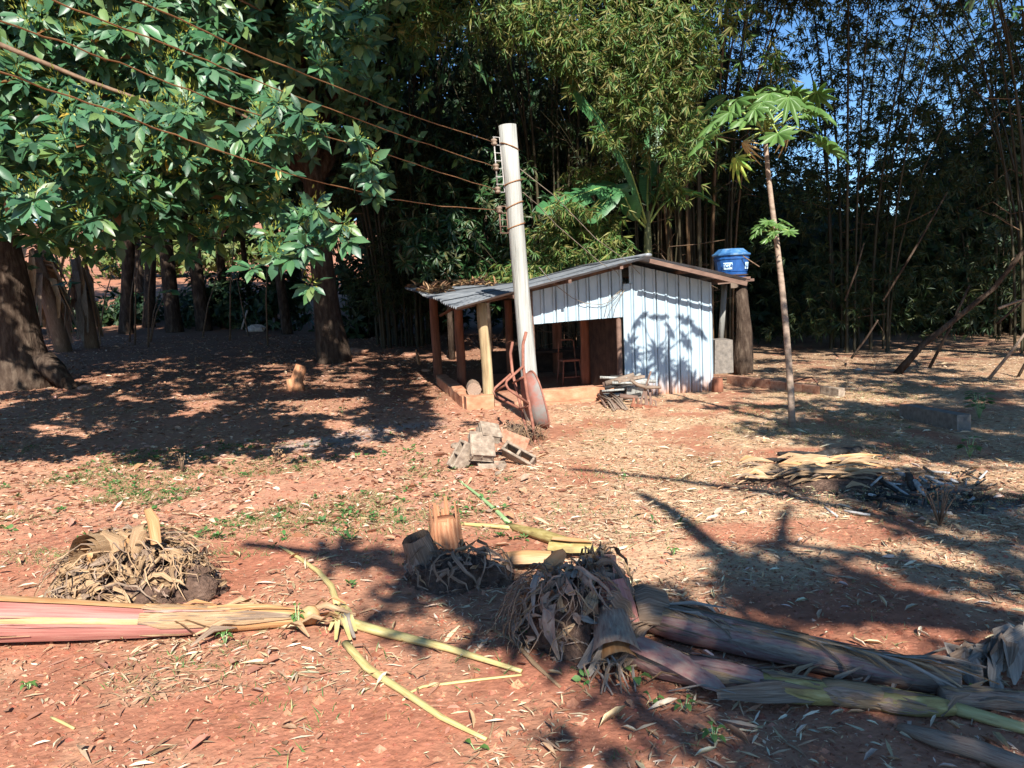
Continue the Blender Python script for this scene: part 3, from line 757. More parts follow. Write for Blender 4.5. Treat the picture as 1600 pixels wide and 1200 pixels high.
# ------------------------------------------------------------------ water tank on its stand, right of the hut
TY = 15.45
tb = P(1143, 440, TY)
sup = thing('tank_stand', 'rough trunk and plank stand under the blue water tank', 'stand', gz(4.55, TY))
trunk = [P(1160, 592, TY), P(1161, 560, TY), P(1163, 520, TY), P(1160, 480, TY), P(1157, 443, TY)]
put('trunk_post', Geo().tube(trunk, [.2, .2, .17, .13, .115], 12, wob=.22), M_bark, sup)
put('pale_pole', Geo().tube([P(1126, 535, TY + .4), P(1132, 445, TY + .4)], .06, 10), M_post, sup)
put('pale_pole', Geo().tube([P(1122, 600, TY + .4), P(1124, 560, TY + .4)], .055, 10), M_postred, sup)
put('plank', Geo().box(P(1140, 440.5, TY), (.75, .6, .05), RM(0, -3, 8)), M_timber, sup, smooth=False)
put('beam', Geo().bar(P(1146, 446, TY - .38), P(1158, 440, TY + .5), .1, .1), M_deadwood, sup, smooth=False)
put('beam', Geo().bar(P(1122, 437, TY - .25), P(1172, 434, TY - .25), .06, .05), M_timber, sup, smooth=False)
tank = thing('water_tank', 'blue plastic water tank with faded ribbed lid behind the hut eave', 'water tank', tb + Vector((0, 0, .03)))
tc = tb + Vector((0, 0, .035))
put('body', Geo().lathe(tc, [(.27, 0), (.285, .03), (.30, .14), (.285, .15), (.305, .16), (.33, .38), (.345, .40), (.345, .43), (.33, .44), (.33, .47)], 20), M_tank, tank, smooth=False)
put('lid', Geo().lathe(tc, [(.355, .46), (.385, .475), (.385, .5), (.34, .52), (.25, .6), (.22, .605), (.02, .615)], 10), M_tanklid, tank, smooth=False)
put('strap', Geo().lathe(tc, [(.312, .075), (.318, .08), (.318, .095), (.312, .1)], 20), M_dark, tank)
for ang, w in ((-2.05, .17), (-.75, .13)):
    g = Geo(); V = []; n = 5
    for z in (.2, .33):
        for k in range(n):
            a = ang + (k / (n - 1) - .5) * w / .32; r = .312 + (z - .16) * .114 + .006
            V.append(tc + Vector((math.cos(a) * r, math.sin(a) * r, z)))
    sk = put('sticker', g.add(V, [(k, k + 1, n + k + 1, n + k) for k in range(n - 1)]), M_sticker, tank)
    cu = bpy.data.curves.new('lettering', 'FONT'); cu.body = 'EGA' if ang < -1.5 else 'U'; cu.size = .11; cu.align_x = 'CENTER'; cu.align_y = 'CENTER'; cu.extrude = .002
    cu.materials.append(M_tank)
    tmp = bpy.data.objects.new('tmp', cu); COL.objects.link(tmp); bpy.context.view_layer.update()
    lme = bpy.data.meshes.new_from_object(tmp.evaluated_get(bpy.context.evaluated_depsgraph_get())); bpy.data.objects.remove(tmp)
    if not lme.materials: lme.materials.append(M_tank)
    lt = bpy.data.objects.new('lettering', lme); COL.objects.link(lt); lt.parent = sk
    r = .312 + .105 * .114 + .011
    lt.matrix_basis = Matrix.Translation(tc + Vector((math.cos(ang) * r, math.sin(ang) * r, .265)) - ORG[tank]) @ Matrix.Rotation(ang + math.pi / 2, 4, 'Z') @ Matrix.Rotation(math.pi / 2, 4, 'X')
tag(put('stick', Geo().tube([tc + Vector((.12, -.37, .44)), tc + Vector((.42, -.42, .22))], .011, 6), M_twig), 'thin bare stick leaning across the blue tank', 'stick')
tag(put('concrete_box', Geo().box(P(1124, 556, 14.55) - Vector((0, 0, .0)), (.36, .4, .62), RM(0, 0, 10), jit=.02), M_concd, smooth=False), 'grey mossy concrete box standing beside the hut corner', 'box')
tag(put('stump', Geo().tube([G(1121, 612) - Vector((0, 0, .05)), G(1121, 612) + Vector((0, 0, .24))], [.1, .085], 11, wob=.2), M_postred), 'small red stump at the right foot of the hut wall', 'stump')
# low earth kerb running right from the hut
ka, kb = G(1140, 599), G(1316, 621)
kw = thing('low_kerb', 'low earthen kerb running right from the hut behind the thin tree', 'kerb', ka)
nseg = 7
for k in range(nseg):
    a = ka.lerp(kb, k / nseg); b = ka.lerp(kb, (k + .97) / nseg)
    g = Geo().bar(a + Vector((0, 0, .04 + random.uniform(-.01, .02))), b + Vector((0, 0, .04 + random.uniform(-.01, .02))), .13, .2)
    put('brick', g, M_dust if k < nseg - 1 else M_conc, kw, smooth=False)
tag(put('bent_hose', Geo().tube([G(1238, 600, .03), G(1255, 603, .12), G(1268, 606, .18), G(1276, 608, .12), G(1282, 613, .0)], .012, 6), M_rust), 'bent rusty rod arching over the low kerb', 'rod')
ba, bb = G(1415, 652), G(1506, 674)
tag(put('concrete_beam', Geo().bar(ba + Vector((0, 0, .06)), bb + Vector((0, 0, .08)), .16, .22), M_concd, smooth=False), 'dark concrete beam lying on the grass right of the thin tree', 'beam')
tag(put('pale_stone', lump(G(1340, 579, .02), .06, M_rag, 4, (1.6, 1, .5)), M_rag), 'small whitish scrap on the ground under the right bamboo', 'scrap')

# ------------------------------------------------------------------ firewood heap and broken wooden frame by the hut wall
fw = thing('firewood_heap', 'heap of split firewood against the hut wall', 'firewood', H(2.12, -.55, 0))
for k in range(22):
    s_ = 2.1 + random.uniform(-.22, .3); t = -.5 + random.uniform(-.2, .2); z = .06 + .34 * random.random() ** .8
    a = random.uniform(-.5, .5); L_ = random.uniform(.25, .55)
    d = Vector((math.cos(a), math.sin(a) * .6, random.uniform(-.25, .3))).normalized() * L_ / 2
    c = H(s_, t, z); r = random.uniform(.018, .05)
    put('split_log', Geo().tube([c - d, c + d], [r, r * .8], 6, wob=.35), random.choice([M_deadwood, M_timber, M_post, M_char]), fw)
put('board', Geo().box(H(2.33, -.45, .12), (.35, .04, .25), RM(20, 0, 12)), M_post, fw, smooth=False)
put('board', Geo().bar(H(1.95, -.62, .36), H(2.42, -.55, .41), .1, .035), M_deadwood, fw, smooth=False)
stk = thing('stick_bundle', 'loose bundle of thin sticks on the ground before the firewood', 'sticks', G(950, 640))
for k in range(9):
    a = G(930 + k * 2.5 + random.uniform(-4, 4), 622 + random.uniform(-3, 8), .05 + random.random() * .08); b = G(952 + k * 3 + random.uniform(-5, 5), 640 + random.uniform(-2, 5), .02)
    put('stick', Geo().tube([a, a.lerp(b, .5) + Vector((random.uniform(-.03, .03), 0, .03)), b], random.uniform(.011, .02), 6), random.choice([M_deadwood, M_timber]), stk)
fr = thing('broken_frame', 'broken rusty folding frame with crossed wooden arms by the hut', 'frame', G(1005, 634))
f0 = G(1006, 637); fy = f0.y
q = lambda px, py, dy=0.0: P(px, py, fy + dy)
put('base_board', Geo().bar(q(986, 632.5), q(1026, 637.5), .04, .05), M_postred, fr, smooth=False)
for a, b, w in [((990, 622, .1), (988, 634, 0), .02), ((1024, 626, .12), (1026, 637, 0), .02), ((992, 621, .12), (1024, 626, .12), .02), ((1000, 632, 0), (1009, 604, .05), .03), ((1010, 633, .02), (1008, 603, .05), .045), ((1017, 632, .05), (1015, 604, .08), .03), ((1009, 604, .05), (1017, 580, .1), .025)]:
    put('slat', Geo().bar(q(*a), q(*b), w, .018, up=(0, 1, 0)), random.choice([M_timber, M_postred]), fr, smooth=False)
for k in range(6):
    x = 992 + k * 5.5
    put('grate_bar', Geo().bar(q(x, 622 + k * .7, .12), q(x - 1, 634 + k * .6, .01), .012, .012), M_rust, fr, smooth=False)
put('arm', Geo().tube([q(985, 593.5), q(996, 601), (q(1009, 605))], [.022, .028, .03], 6), M_deadwood, fr)
put('arm', Geo().tube([q(1008, 605.5), q(1020, 605), q(1033, 605.5)], [.03, .028, .018], 6), M_deadwood, fr)

# ------------------------------------------------------------------ papaya tree
pp = G(1237, 668); PPY = pp.y
pap = thing('papaya_tree', 'slender papaya tree with a bare curved trunk and lobed leaves', 'tree', pp)
tp = [(1238, 676, 11.5), (1236, 620, 10.8), (1232, 560, 10.2), (1227, 500, 9.8), (1221, 440, 9.2), (1214, 380, 8.5), (1206, 320, 7.8), (1200, 270, 7.4), (1196, 225, 6.8), (1197, 196, 5), (1199, 178, 3)]
tpts = [P(a, b, PPY + .0008 * (676 - b)) for a, b, _ in tp]
put('trunk', Geo().tube(tpts, [w * .5 * PPY / FPX for *_, w in tp], 12, wob=.05), M_paptrunk, pap)
def papaya_leaf_geo(seed, droop=.5, cut=1.0):
    r_ = random.Random(seed); n = 110; rings = (0, .28, .55, .8, 1)
    V = [Vector((0, 0, 0))]; F = []
    lob = 9
    for ring in rings[1:]:
        for k in range(n):
            th = -2.75 + 5.5 * k / (n - 1)
            u = (th + 2.75) / 5.5 * lob; w = abs((u % 1) - .5) * 2       # 0 at a lobe's tip, 1 in the cut
            big = 1 - .25 * abs(th) / 2.75
            sub = .2 * abs(math.sin(u * math.pi * 3))
            r = .27 * big * (1 - .68 * cut * w ** 1.1 - sub * (1 - w) * min(1, w * 4 + .1)) * (1.05 if w < .1 else 1)
            r *= ring
            fold = .05 * ring * (1 - w) * .6
            z = -droop * (r ** 2) * 2.6 - .10 * ring * w * .5 + fold - droop * .25 * max(0, math.cos(th)) * r * 1.2
            V.append(Vector((math.cos(th) * r, math.sin(th) * r, z)))
    for k in range(n - 1): F.append((0, 1 + k, 2 + k))
    for j in range(3):
        for k in range(n - 1):
            a = 1 + j * n + k; F.append((a, a + n, a + n + 1, a + 1))
    return V, F
pleafs = []
for sd in range(4):
    V, F = papaya_leaf_geo(sd, droop=.3 + .22 * sd)
    me = mesh_from('papaya_leaf', V, F); me.materials.append(M_papaya); pleafs.append(me)
def spec_mesh(mat, droop):
    V, F = papaya_leaf_geo(9, droop=droop); me = mesh_from('papaya_leaf', V, F); me.materials.append(mat); return me
me_dead = spec_mesh(M_papdead, 3.0); me_yel = spec_mesh(M_papyel, 1.6)
def papaya_leaf(px, py, dy, size, me, start=(1197, 205), face=None, petiole=True, sag=.05, tilt=.55):
    c = P(px, py, PPY + dy); s0 = P(start[0], start[1], PPY)
    if petiole:
        m_ = s0.lerp(c, .5) + Vector((0, 0, sag))
        put('petiole', Geo().tube([s0, s0.lerp(m_, .5) + Vector((0, 0, sag * .3)), m_, m_.lerp(c, .5) + Vector((0, 0, sag * .2)), c], [.011, .01, .009, .008, .006], 6), M_petiole, pap)
    out = (c - s0); out.z = 0
    out = out.normalized() if out.length > .02 else Vector((random.uniform(-1, 1), -1, 0)).normalized()
    if face: out = Vector(face).normalized()
    xax = (out - Vector((0, 0, tilt))).normalized(); yax = Vector((0, 0, 1)).cross(xax).normalized(); zax = xax.cross(yax)
    R = Matrix((xax, yax, zax)).transposed().to_4x4()
    o = bpy.data.objects.new('leaf', me); COL.objects.link(o); o.parent = pap
    o.matrix_basis = Matrix.Translation(c - ORG[pap]) @ R @ Matrix.Rotation(random.uniform(-.3, .3), 4, 'X') @ Matrix.Scale(size, 4)
    return o
PSZ = 1.15
for i, (px, py, dy, sz) in enumerate([(1100, 217, -.1, 1.05), (1118, 190, .1, 1.0), (1128, 164, .35, .95), (1150, 158, -.25, 1.0), (1178, 146, .3, .9), (1168, 183, -.45, 1.0), (1203, 146, -.2, .85),
                                      (1232, 152, -.4, 1.0), (1238, 142, .3, .85), (1276, 143, .2, 1.0), (1276, 168, -.35, 1.1), (1263, 180, -.15, .7), (1215, 208, -.55, .95), (1294, 220, -.15, 1.25), (1218, 140, .1, .7), (1190, 160, -.5, .8), (1140, 175, -.3, .85), (1255, 158, .1, .85), (1180, 170, -.6, .65)]):
    papaya_leaf(px, py, dy, sz * PSZ, pleafs[i % 4], start=(1197, random.uniform(190, 215)), sag=.05, tilt=random.uniform(.25, .75))
papaya_leaf(1150, 247, -.15, .85, me_yel, sag=.06, tilt=1.6)
papaya_leaf(1160, 222, -.3, .5, me_dead, sag=.02, tilt=1.9)
papaya_leaf(1232, 203, -.3, .5, me_dead, sag=.02, tilt=1.9)
for px, py, sz in [(1188, 352, .55), (1200, 372, .5), (1216, 350, .6), (1232, 360, .55), (1180, 365, .4), (1200, 345, .5), (1226, 345, .5), (1209, 362, .4)]:
    papaya_leaf(px, py, random.uniform(-.25, -.02), sz, pleafs[random.randrange(3)], start=(1210, 362), sag=.02, tilt=.5)

# ------------------------------------------------------------------ banana plants
def banana_leaf(parent, path, width, up=(0, -.4, 1), vee=.25, tears=5, mat=M_banana, name='leaf', base=.16):
    n = 26; path = [Vector(p) for p in path]
    cum = [0]
    for a, b in zip(path[:-1], path[1:]): cum.append(cum[-1] + (b - a).length)
    def at(f):
        L = f * cum[-1]
        for i in range(len(path) - 1):
            if L <= cum[i + 1] + 1e-9:
                # Catmull-Rom through the points
                q = (L - cum[i]) / max(1e-6, cum[i + 1] - cum[i]); p0 = path[max(i - 1, 0)]; p1 = path[i]; p2 = path[i + 1]; p3 = path[min(i + 2, len(path) - 1)]
                return .5 * (2 * p1 + (p2 - p0) * q + (2 * p0 - 5 * p1 + 4 * p2 - p3) * q * q + (3 * p1 - p0 - 3 * p2 + p3) * q ** 3)
        return path[-1]
    g = Geo(); rows = []; V = []; S = []
    tearrows = set(random.sample(range(6, n - 2), tears)) if tears else set()
    sp = [at(i / n) for i in range(n + 1)]
    for i in range(n + 1):
        f = i / n; t = (sp[min(i + 1, n)] - sp[max(i - 1, 0)]).normalized(); u = Vector(up); nn = (u - t * u.dot(t)).normalized(); b = t.cross(nn)
        w = 0 if f < base else width * min(1, ((f - base) / .12)) ** .6 * (1 - max(0, (f - .72) / .28) ** 2.2) ** .5 if f < 1 else 0
        w = max(w, .012)
        for k in (-2, -1, 0, 1, 2):
            a = abs(k) / 2
            V.append(sp[i] + b * (w * k / 2) + nn * (vee * w * a - .35 * w * a * a + (.02 * random.uniform(-1, 1) if abs(k) == 2 else 0))); S.append((f * cum[-1], w * k / 2, 0))
    F = []
    for i in range(n):
        for k in range(4):
            if i in tearrows and k in (0, 3) and random.random() < .6: continue
            a = i * 5 + k; F.append((a, a + 1, a + 6, a + 5))
    lf = put(name, g.add(V, F, S), mat, parent)
    put('midrib', Geo().tube([p - Vector((0, 0, .008)) for p in sp[::3] + [sp[-1]]], [.028 * (1 - .85 * i / 9) for i in range(len(sp[::3]) + 1)], 6), M_petiole, lf)
    return lf
BNY = 17.4
bn = thing('banana_plant', 'banana plant rising behind the hut with broad drooping leaves', 'banana plant', gz(3.0, BNY))
put('stem', Geo().tube([gz(3.0, BNY, -.1), P(1013, 420, BNY), P(1012, 370, BNY), P(1012, 330, BNY)], [.13, .11, .085, .05], 10), M_banstem, bn)
b0 = P(1012, 340, BNY)
banana_leaf(bn, [P(1010, 350, BNY), P(985, 268, BNY - 1.0), P(950, 208, BNY - 1.7), P(915, 160, BNY - 2.1), P(882, 122, BNY - 2.3)], .26, up=(.75, -.75, .55), vee=.1, tears=3)
banana_leaf(bn, [P(1010, 352, BNY), P(988, 318, BNY - .3), P(962, 290, BNY - .8), P(910, 302, BNY - 1.3), P(838, 330, BNY - 1.7)], .31, up=(-.1, -.8, .75), vee=.15, tears=9)
banana_leaf(bn, [P(1010, 356, BNY), P(990, 335, BNY - .4), P(968, 296, BNY - 1.0), P(945, 316, BNY - 1.2), P(918, 348, BNY - 1.3)], .24, up=(-.5, -.8, .3), vee=.2, tears=3)
banana_leaf(bn, [P(1014, 350, BNY), P(1035, 320, BNY), P(1062, 300, BNY + .1), P(1095, 305, BNY + .1), P(1124, 322, BNY)], .2, up=(.1, .1, 1), tears=6)
banana_leaf(bn, [P(1014, 345, BNY), P(1040, 270, BNY + .4), P(1072, 210, BNY + .7), P(1110, 165, BNY + .9), P(1135, 150, BNY + .9)], .24, up=(-.5, .6, .7), tears=4)
banana_leaf(bn, [P(1012, 345, BNY), P(1012, 280, BNY + .3), P(1020, 220, BNY + .6), P(1030, 165, BNY + .7)], .2, up=(0, 1, .4), tears=3)

# ------------------------------------------------------------------ trees
def trunk_geo(base, pts, rad, flare=1.6, n=14):
    g = Geo(); P_ = [Vector(base) - Vector((0, 0, .25)), Vector(base) + Vector((0, 0, .15))] + [Vector(p) for p in pts]
    g.tube(P_, [rad[0] * flare, rad[0] * (1 + (flare - 1) * .55)] + rad[:len(pts)], n, wob=.14); return g
def wander(a, b, k=6, amp=.25):
    a = Vector(a); b = Vector(b)
    out = []
    for i in range(k + 1):
        f = i / k; out.append(a.lerp(b, f) + Vector((random.uniform(-1, 1), random.uniform(-1, 1), random.uniform(-.5, 1) * .5)) * amp * math.sin(f * math.pi))
    return out
def ell_points(n, c, R, lumps=18, sig=.28, hollow=.0):
    u = unit(RNG.normal(size=(lumps, 3))) * (RNG.random((lumps, 1)) ** .4)
    idx = RNG.integers(0, lumps, n); p = u[idx] + RNG.normal(size=(n, 3)) * sig
    out = p + np.array([0, 0, .15])
    return np.array(c) + p * np.array(R), unit(out)
def crown(parent, c, R, n, K, L, pal, tpl, lumps=18, sig=.28, mat=M_dleaf, name='crown', wfac=.22, cond=None, droop=.2):
    p, o = ell_points(n, c, R, lumps, sig)
    if cond is not None:
        k = cond(p); p, o = p[k], o[k]
    a = rosettes(p, o + np.array([0, -.25, .2]), K, L, pal, tpl, droop=droop, wfac=wfac)
    V, F, C = leafcloud(*a[:5], tpl, a[5])
    return put(name, (V, F), mat, parent, cols=C, kind='stuff')

# --- the near avocado tree: its trunk stands left of the frame, its crown fills the upper left
na = gz(-7.2, 5.2)
av = thing('avocado_tree', 'leafy avocado tree whose glossy flowering crown fills the upper left', 'tree', na)
put('trunk', trunk_geo(na, [(-7.1, 5.3, 1.2), (-6.9, 5.5, 2.6), (-6.5, 5.8, 4.4), (-6.2, 6.2, 6.5), (-6, 6.6, 9)], [.34, .3, .27, .2, .12]), M_bark, av)
SL = 1 / math.tan(SUN_EL)
# front face of the crown: tips hang so that the shade edge falls on the ground about nine metres away
nf = 3400
x = RNG.uniform(-7.5, -.75, nf); z = RNG.uniform(2.15, 6.4, nf)
y = 6.1 + np.clip((x + 3.4) * .5, 0, 1.1) + 1.5 * (fbm(x * .8 + 3, z * .8, 3) - .45) * 2 + RNG.exponential(.55, nf) + .12 * np.clip(z - 4, 0, 9)
keep = (x < -.84 - .09 * y + .55 * (fbm(z * 1.1, y * .4 + 9, 3) - .5) * 2 + .12 * (z - 3)) & (z > 2.45 + .5 * (fbm(x * 1.3, y * .3 + 4, 3) - .45) * 2 + .16 * np.clip(x + 3.2, -.6, 9)) & (fbm(x * 1.15 + 20, z * 1.15 + y, 3) > .36)
pf = np.stack([x, y, z], 1)[keep]
extra = []
for px, py, Yd, m_ in [(485, 340, 6.3, 7), (520, 352, 6.2, 3), (440, 392, 6.3, 4), (470, 398, 6.1, 4), (490, 395, 6.2, 3), (110, 330, 5.9, 9), (60, 300, 5.8, 8), (140, 240, 5.8, 9), (260, 190, 5.6, 8), (240, 165, 5.4, 6), (285, 205, 5.6, 6), (420, 210, 6.2, 8), (450, 215, 6.2, 6), (500, 30, 6.6, 9), (540, 50, 6.6, 7), (525, 80, 6.7, 5), (560, 245, 6.6, 5), (590, 285, 6.8, 3), (480, 185, 6.1, 6), (305, 370, 7.2, 5), (200, 215, 5.8, 6), (20, 230, 5.6, 6), (95, 170, 5.6, 6)]:
    c = P(px, py, Yd)
    for _ in range(m_): extra.append(tuple(c + Vector((random.gauss(0, .14), random.gauss(0, .18), random.gauss(0, .11)))))
pf = np.vstack([pf, np.array(extra)])
of = np.tile([.12, -.75, .55], (len(pf), 1)) + .35 * RNG.normal(size=(len(pf), 3))
A = rosettes(pf, of, 11, .155, AVO, T_AVO, spread=(50, 98), droop=.42, wfac=.21)
A[1][:] += .22 * RNG.normal(size=A[1].shape)
yel = RNG.random(len(A[0])) < .004
A[5][yel] = np.array([.42, .3, .05])
brn = RNG.random(len(A[0])) < .012; A[5][brn] = np.array([.2, .1, .04])
# the three hundred leaves that show largest are leaves of their own
pxa, pya = proj(A[0]); dist = np.linalg.norm(A[0] - np.array([0, 0, CAMZ]), axis=1)
vis = (pxa > 0) & (pxa < 640) & (pya > 0) & (pya < 430)
score = np.where(vis, dist, 1e9); big = np.argsort(score)[:300]
rest = np.ones(len(A[0]), bool); rest[big] = False
leaf_mesh = []
for c in AVO:
    V = T_AVO[0] * np.array([1, .2, 1]); me = mesh_from('leaf', V, T_AVO[1], cols=np.tile(c, (8, 1))); me.materials.append(M_leaf); leaf_mesh.append(me)
for i in big:
    d = Vector(A[1][i]).normalized(); nn = Vector(A[2][i]); s_ = d.cross(nn).normalized(); nn = s_.cross(d)
    o = bpy.data.objects.new('leaf', leaf_mesh[random.randrange(len(AVO))]); COL.objects.link(o); o.parent = av
    R = Matrix((d, s_, nn)).transposed().to_4x4()
    o.matrix_basis = Matrix.Translation(Vector(A[0][i]) - ORG[av]) @ R @ Matrix.Scale(float(A[3][i]), 4)
clouds = [leafcloud(A[0][rest], A[1][rest], A[2][rest], A[3][rest], A[4][rest], T_AVO, A[5][rest])]
# the rest of the crown behind and above
nb = 5200
pbk = np.stack([RNG.uniform(-10.5, .6, nb), RNG.uniform(4.2, 14, nb), RNG.uniform(2.8, 14, nb)], 1)
ok = (pbk[:, 1] > 7.2) & (pbk[:, 1] + SL * pbk[:, 2] > 10.0) & (pbk[:, 0] < -1.2 + np.clip(pbk[:, 2] - 7, -1, 1.6) - .1 * pbk[:, 1] * (pbk[:, 2] < 7)) & (pbk[:, 2] > 3.0 + .12 * (pbk[:, 1] - 5)) & (fbm(pbk[:, 0] * .7, pbk[:, 2] * .7 + pbk[:, 1] * .5, 3) > .38)
pbk = pbk[ok]
B = rosettes(pbk, np.tile([.1, -.6, .6], (len(pbk), 1)) + .5 * RNG.normal(size=(len(pbk), 3)), 9, .27, AVO, T_DIA, droop=.3, wfac=.26)
clouds.append(leafcloud(*B[:5], T_DIA, B[5]))
shade_leaves = []  # unseen leaf clumps added overhead to shade the ground left of the hut
for k in range(14):
    g_ = G(random.uniform(590, 668), random.uniform(560, 670))
    c = g_ + SUN * (random.uniform(5.6, 7) / SUN.z)
    shade_leaves.append(np.array(tuple(c)) + RNG.normal(size=(30, 3)) * np.array([.26, .4, .22]))
shade_leaves = np.vstack(shade_leaves); B = rosettes(shade_leaves, np.tile([0, -.3, .8], (len(shade_leaves), 1)) + .5 * RNG.normal(size=(len(shade_leaves), 3)), 9, .22, AVO, T_DIA, droop=.3, wfac=.24)
clouds.append(leafcloud(*B[:5], T_DIA, B[5]))
V, F, C = join_clouds(clouds)
put('crown', (V, F), M_leaf, av, cols=C, kind='stuff')
crown(av, (-3.4, 11.5, 12.5), (4.2, 3.2, 5.5), 3600, 8, .34, AVO, T_DIA, lumps=40, sig=.27, name='shade_crown', cond=lambda p: (p[:, 2] > 7.2) & (p[:, 0] < .7))  # unseen high foliage added to keep the bamboo behind in shade
# flower panicles at the tips
fl = pf[RNG.random(len(pf)) < .5]
nfl = len(fl); K = 26
off = RNG.normal(size=(nfl * K, 3)) * .035 + np.array([.01, -.05, .05])
fp = np.repeat(fl, K, 0) + off
V, F, C = leafcloud(fp, unit(off + .02 * RNG.normal(size=off.shape)), RNG.normal(size=off.shape), RNG.uniform(.02, .05, nfl * K), RNG.uniform(.003, .007, nfl * K), T_DIA, mixcol(nfl * K, [(.3, .34, .06), (.42, .42, .1), (.22, .28, .05)]))
put('flower_panicles', (V, F), M_grass, av, cols=C, kind='stuff')
for k in range(34):
    c = pf[random.randrange(len(pf))]
    a = Vector((-6.4 + random.uniform(-.3, .5), 6 + random.uniform(-.3, .5), random.uniform(3.5, 6)))
    path = wander(a, Vector(c), 7, .35)
    put('branch', Geo().tube(path, [.045 * (1 - .8 * i / 7) for i in range(8)], 6), M_twig, av)

# --- avocado trees with visible trunks further back
t1 = G(38, 604)
a1 = thing('avocado_tree', 'thick dark tree trunk at the left edge with a flared base', 'tree', t1)
put('trunk', trunk_geo(t1, [P(22, 540, t1.y), P(12, 480, t1.y), P(0, 420, t1.y), P(-12, 360, t1.y), P(-30, 240, t1.y + .3), P(-30, 60, t1.y + .6)], [.5, .46, .43, .4, .34, .2], 1.4, 18), M_bark, a1)
put('root', Geo().tube([t1 + Vector((.5, -.1, .5)), t1 + Vector((.85, -.3, .3)), t1 + Vector((1.2, -.4, -.1))], [.22, .2, .12], 10, wob=.3), M_bark, a1)
crown(a1, (-9.5, 15.5, 9.5), (5.0, 4.6, 4.8), 4200, 8, .3, AVO, T_DIA, lumps=26)
for k in range(8):
    e = Vector((-9.5 + random.uniform(-3.5, 3.5), 15.3 + random.uniform(-3, 2), random.uniform(6, 10)))
    put('branch', Geo().tube(wander(P(-30, 240, t1.y + .3) - Vector((0, 0, random.uniform(0, 1))), e, 6, .4), [.16 * (1 - .8 * i / 6) for i in range(7)], 7), M_bark, a1)
t2 = G(520, 549); t2.y -= 2.3; t2 = gz(t2.x * (t2.y / (t2.y + 2.3)), t2.y)
a2 = thing('avocado_tree', 'stout mottled tree trunk standing behind the small red stump', 'tree', t2)
put('trunk', trunk_geo(t2, [P(512, 500, t2.y), P(507, 450, t2.y), P(502, 400, t2.y), P(498, 340, t2.y), P(485, 250, t2.y), P(470, 100, t2.y)], [.33, .29, .275, .26, .23, .16], 1.5, 18), M_bark, a2)
crown(a2, (-5.2, t2.y - 1, 10), (3.6, 4.2, 5), 3000, 8, .28, AVO, T_DIA, lumps=26, cond=lambda p: p[:, 2] > 4.4)
for k in range(8):
    e = Vector((-5 + random.uniform(-3, 3), t2.y + random.uniform(-3, 2), random.uniform(5, 9)))
    put('branch', Geo().tube(wander(P(492, 290, t2.y), e, 6, .4), [.13 * (1 - .8 * i / 6) for i in range(7)], 7), M_bark, a2)

# --- dark trunks and crowns of the grove behind
bgs = [(196, 508, 27.0, .26, 'tallest of the dark straight trunks behind the left trees'), (232, 503, 29.5, .2, 'thin dark trunk second in the row behind the left trees'), (272, 508, 27.5, .3, 'broad dark trunk in the middle of the grove behind'), (318, 506, 28.0, .3, 'dark trunk right of the broad one in the grove'), (352, 503, 29.0, .18, 'thin dark trunk right of centre in the grove'), (448, 512, 26.5, .2, 'slim dark trunk just left of the stout mottled tree'), (470, 500, 30.0, .15, 'thinnest dark trunk leaning behind the stout mottled tree'), (395, 505, 30, .14, 'thin trunk above the pale rubbish in the grove')]
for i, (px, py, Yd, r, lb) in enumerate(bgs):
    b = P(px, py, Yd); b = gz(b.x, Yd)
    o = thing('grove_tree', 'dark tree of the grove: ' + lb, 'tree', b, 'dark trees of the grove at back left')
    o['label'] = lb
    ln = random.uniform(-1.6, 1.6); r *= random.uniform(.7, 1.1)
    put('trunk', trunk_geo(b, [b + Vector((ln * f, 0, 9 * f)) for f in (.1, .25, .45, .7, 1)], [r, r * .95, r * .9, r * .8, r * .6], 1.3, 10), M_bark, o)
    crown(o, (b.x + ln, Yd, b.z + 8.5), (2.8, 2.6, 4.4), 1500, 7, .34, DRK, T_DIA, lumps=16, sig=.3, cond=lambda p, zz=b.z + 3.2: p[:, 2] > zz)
# dense trees closing the view behind the bamboo
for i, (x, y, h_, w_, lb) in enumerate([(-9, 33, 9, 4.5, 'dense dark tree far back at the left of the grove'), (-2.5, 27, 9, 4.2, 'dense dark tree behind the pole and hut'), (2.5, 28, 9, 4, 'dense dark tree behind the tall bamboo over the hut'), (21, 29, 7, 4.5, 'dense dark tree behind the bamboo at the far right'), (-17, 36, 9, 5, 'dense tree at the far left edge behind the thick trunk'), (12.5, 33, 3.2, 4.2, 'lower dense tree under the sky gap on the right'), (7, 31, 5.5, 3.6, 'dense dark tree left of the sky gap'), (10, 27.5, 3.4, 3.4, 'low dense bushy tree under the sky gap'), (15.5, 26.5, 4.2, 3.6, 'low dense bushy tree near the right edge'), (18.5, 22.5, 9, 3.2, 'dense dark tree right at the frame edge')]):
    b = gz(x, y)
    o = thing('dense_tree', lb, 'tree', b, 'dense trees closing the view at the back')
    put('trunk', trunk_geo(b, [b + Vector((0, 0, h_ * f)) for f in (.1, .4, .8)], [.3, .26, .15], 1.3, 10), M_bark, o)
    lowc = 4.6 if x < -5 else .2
    crown(o, (x, y, b.z + h_ * .62), (w_, 2.6, h_ * .75), 3200, 7, .4, DRK, T_DIA, lumps=40, sig=.3, cond=lambda p, zz=b.z + lowc: p[:, 2] > zz)
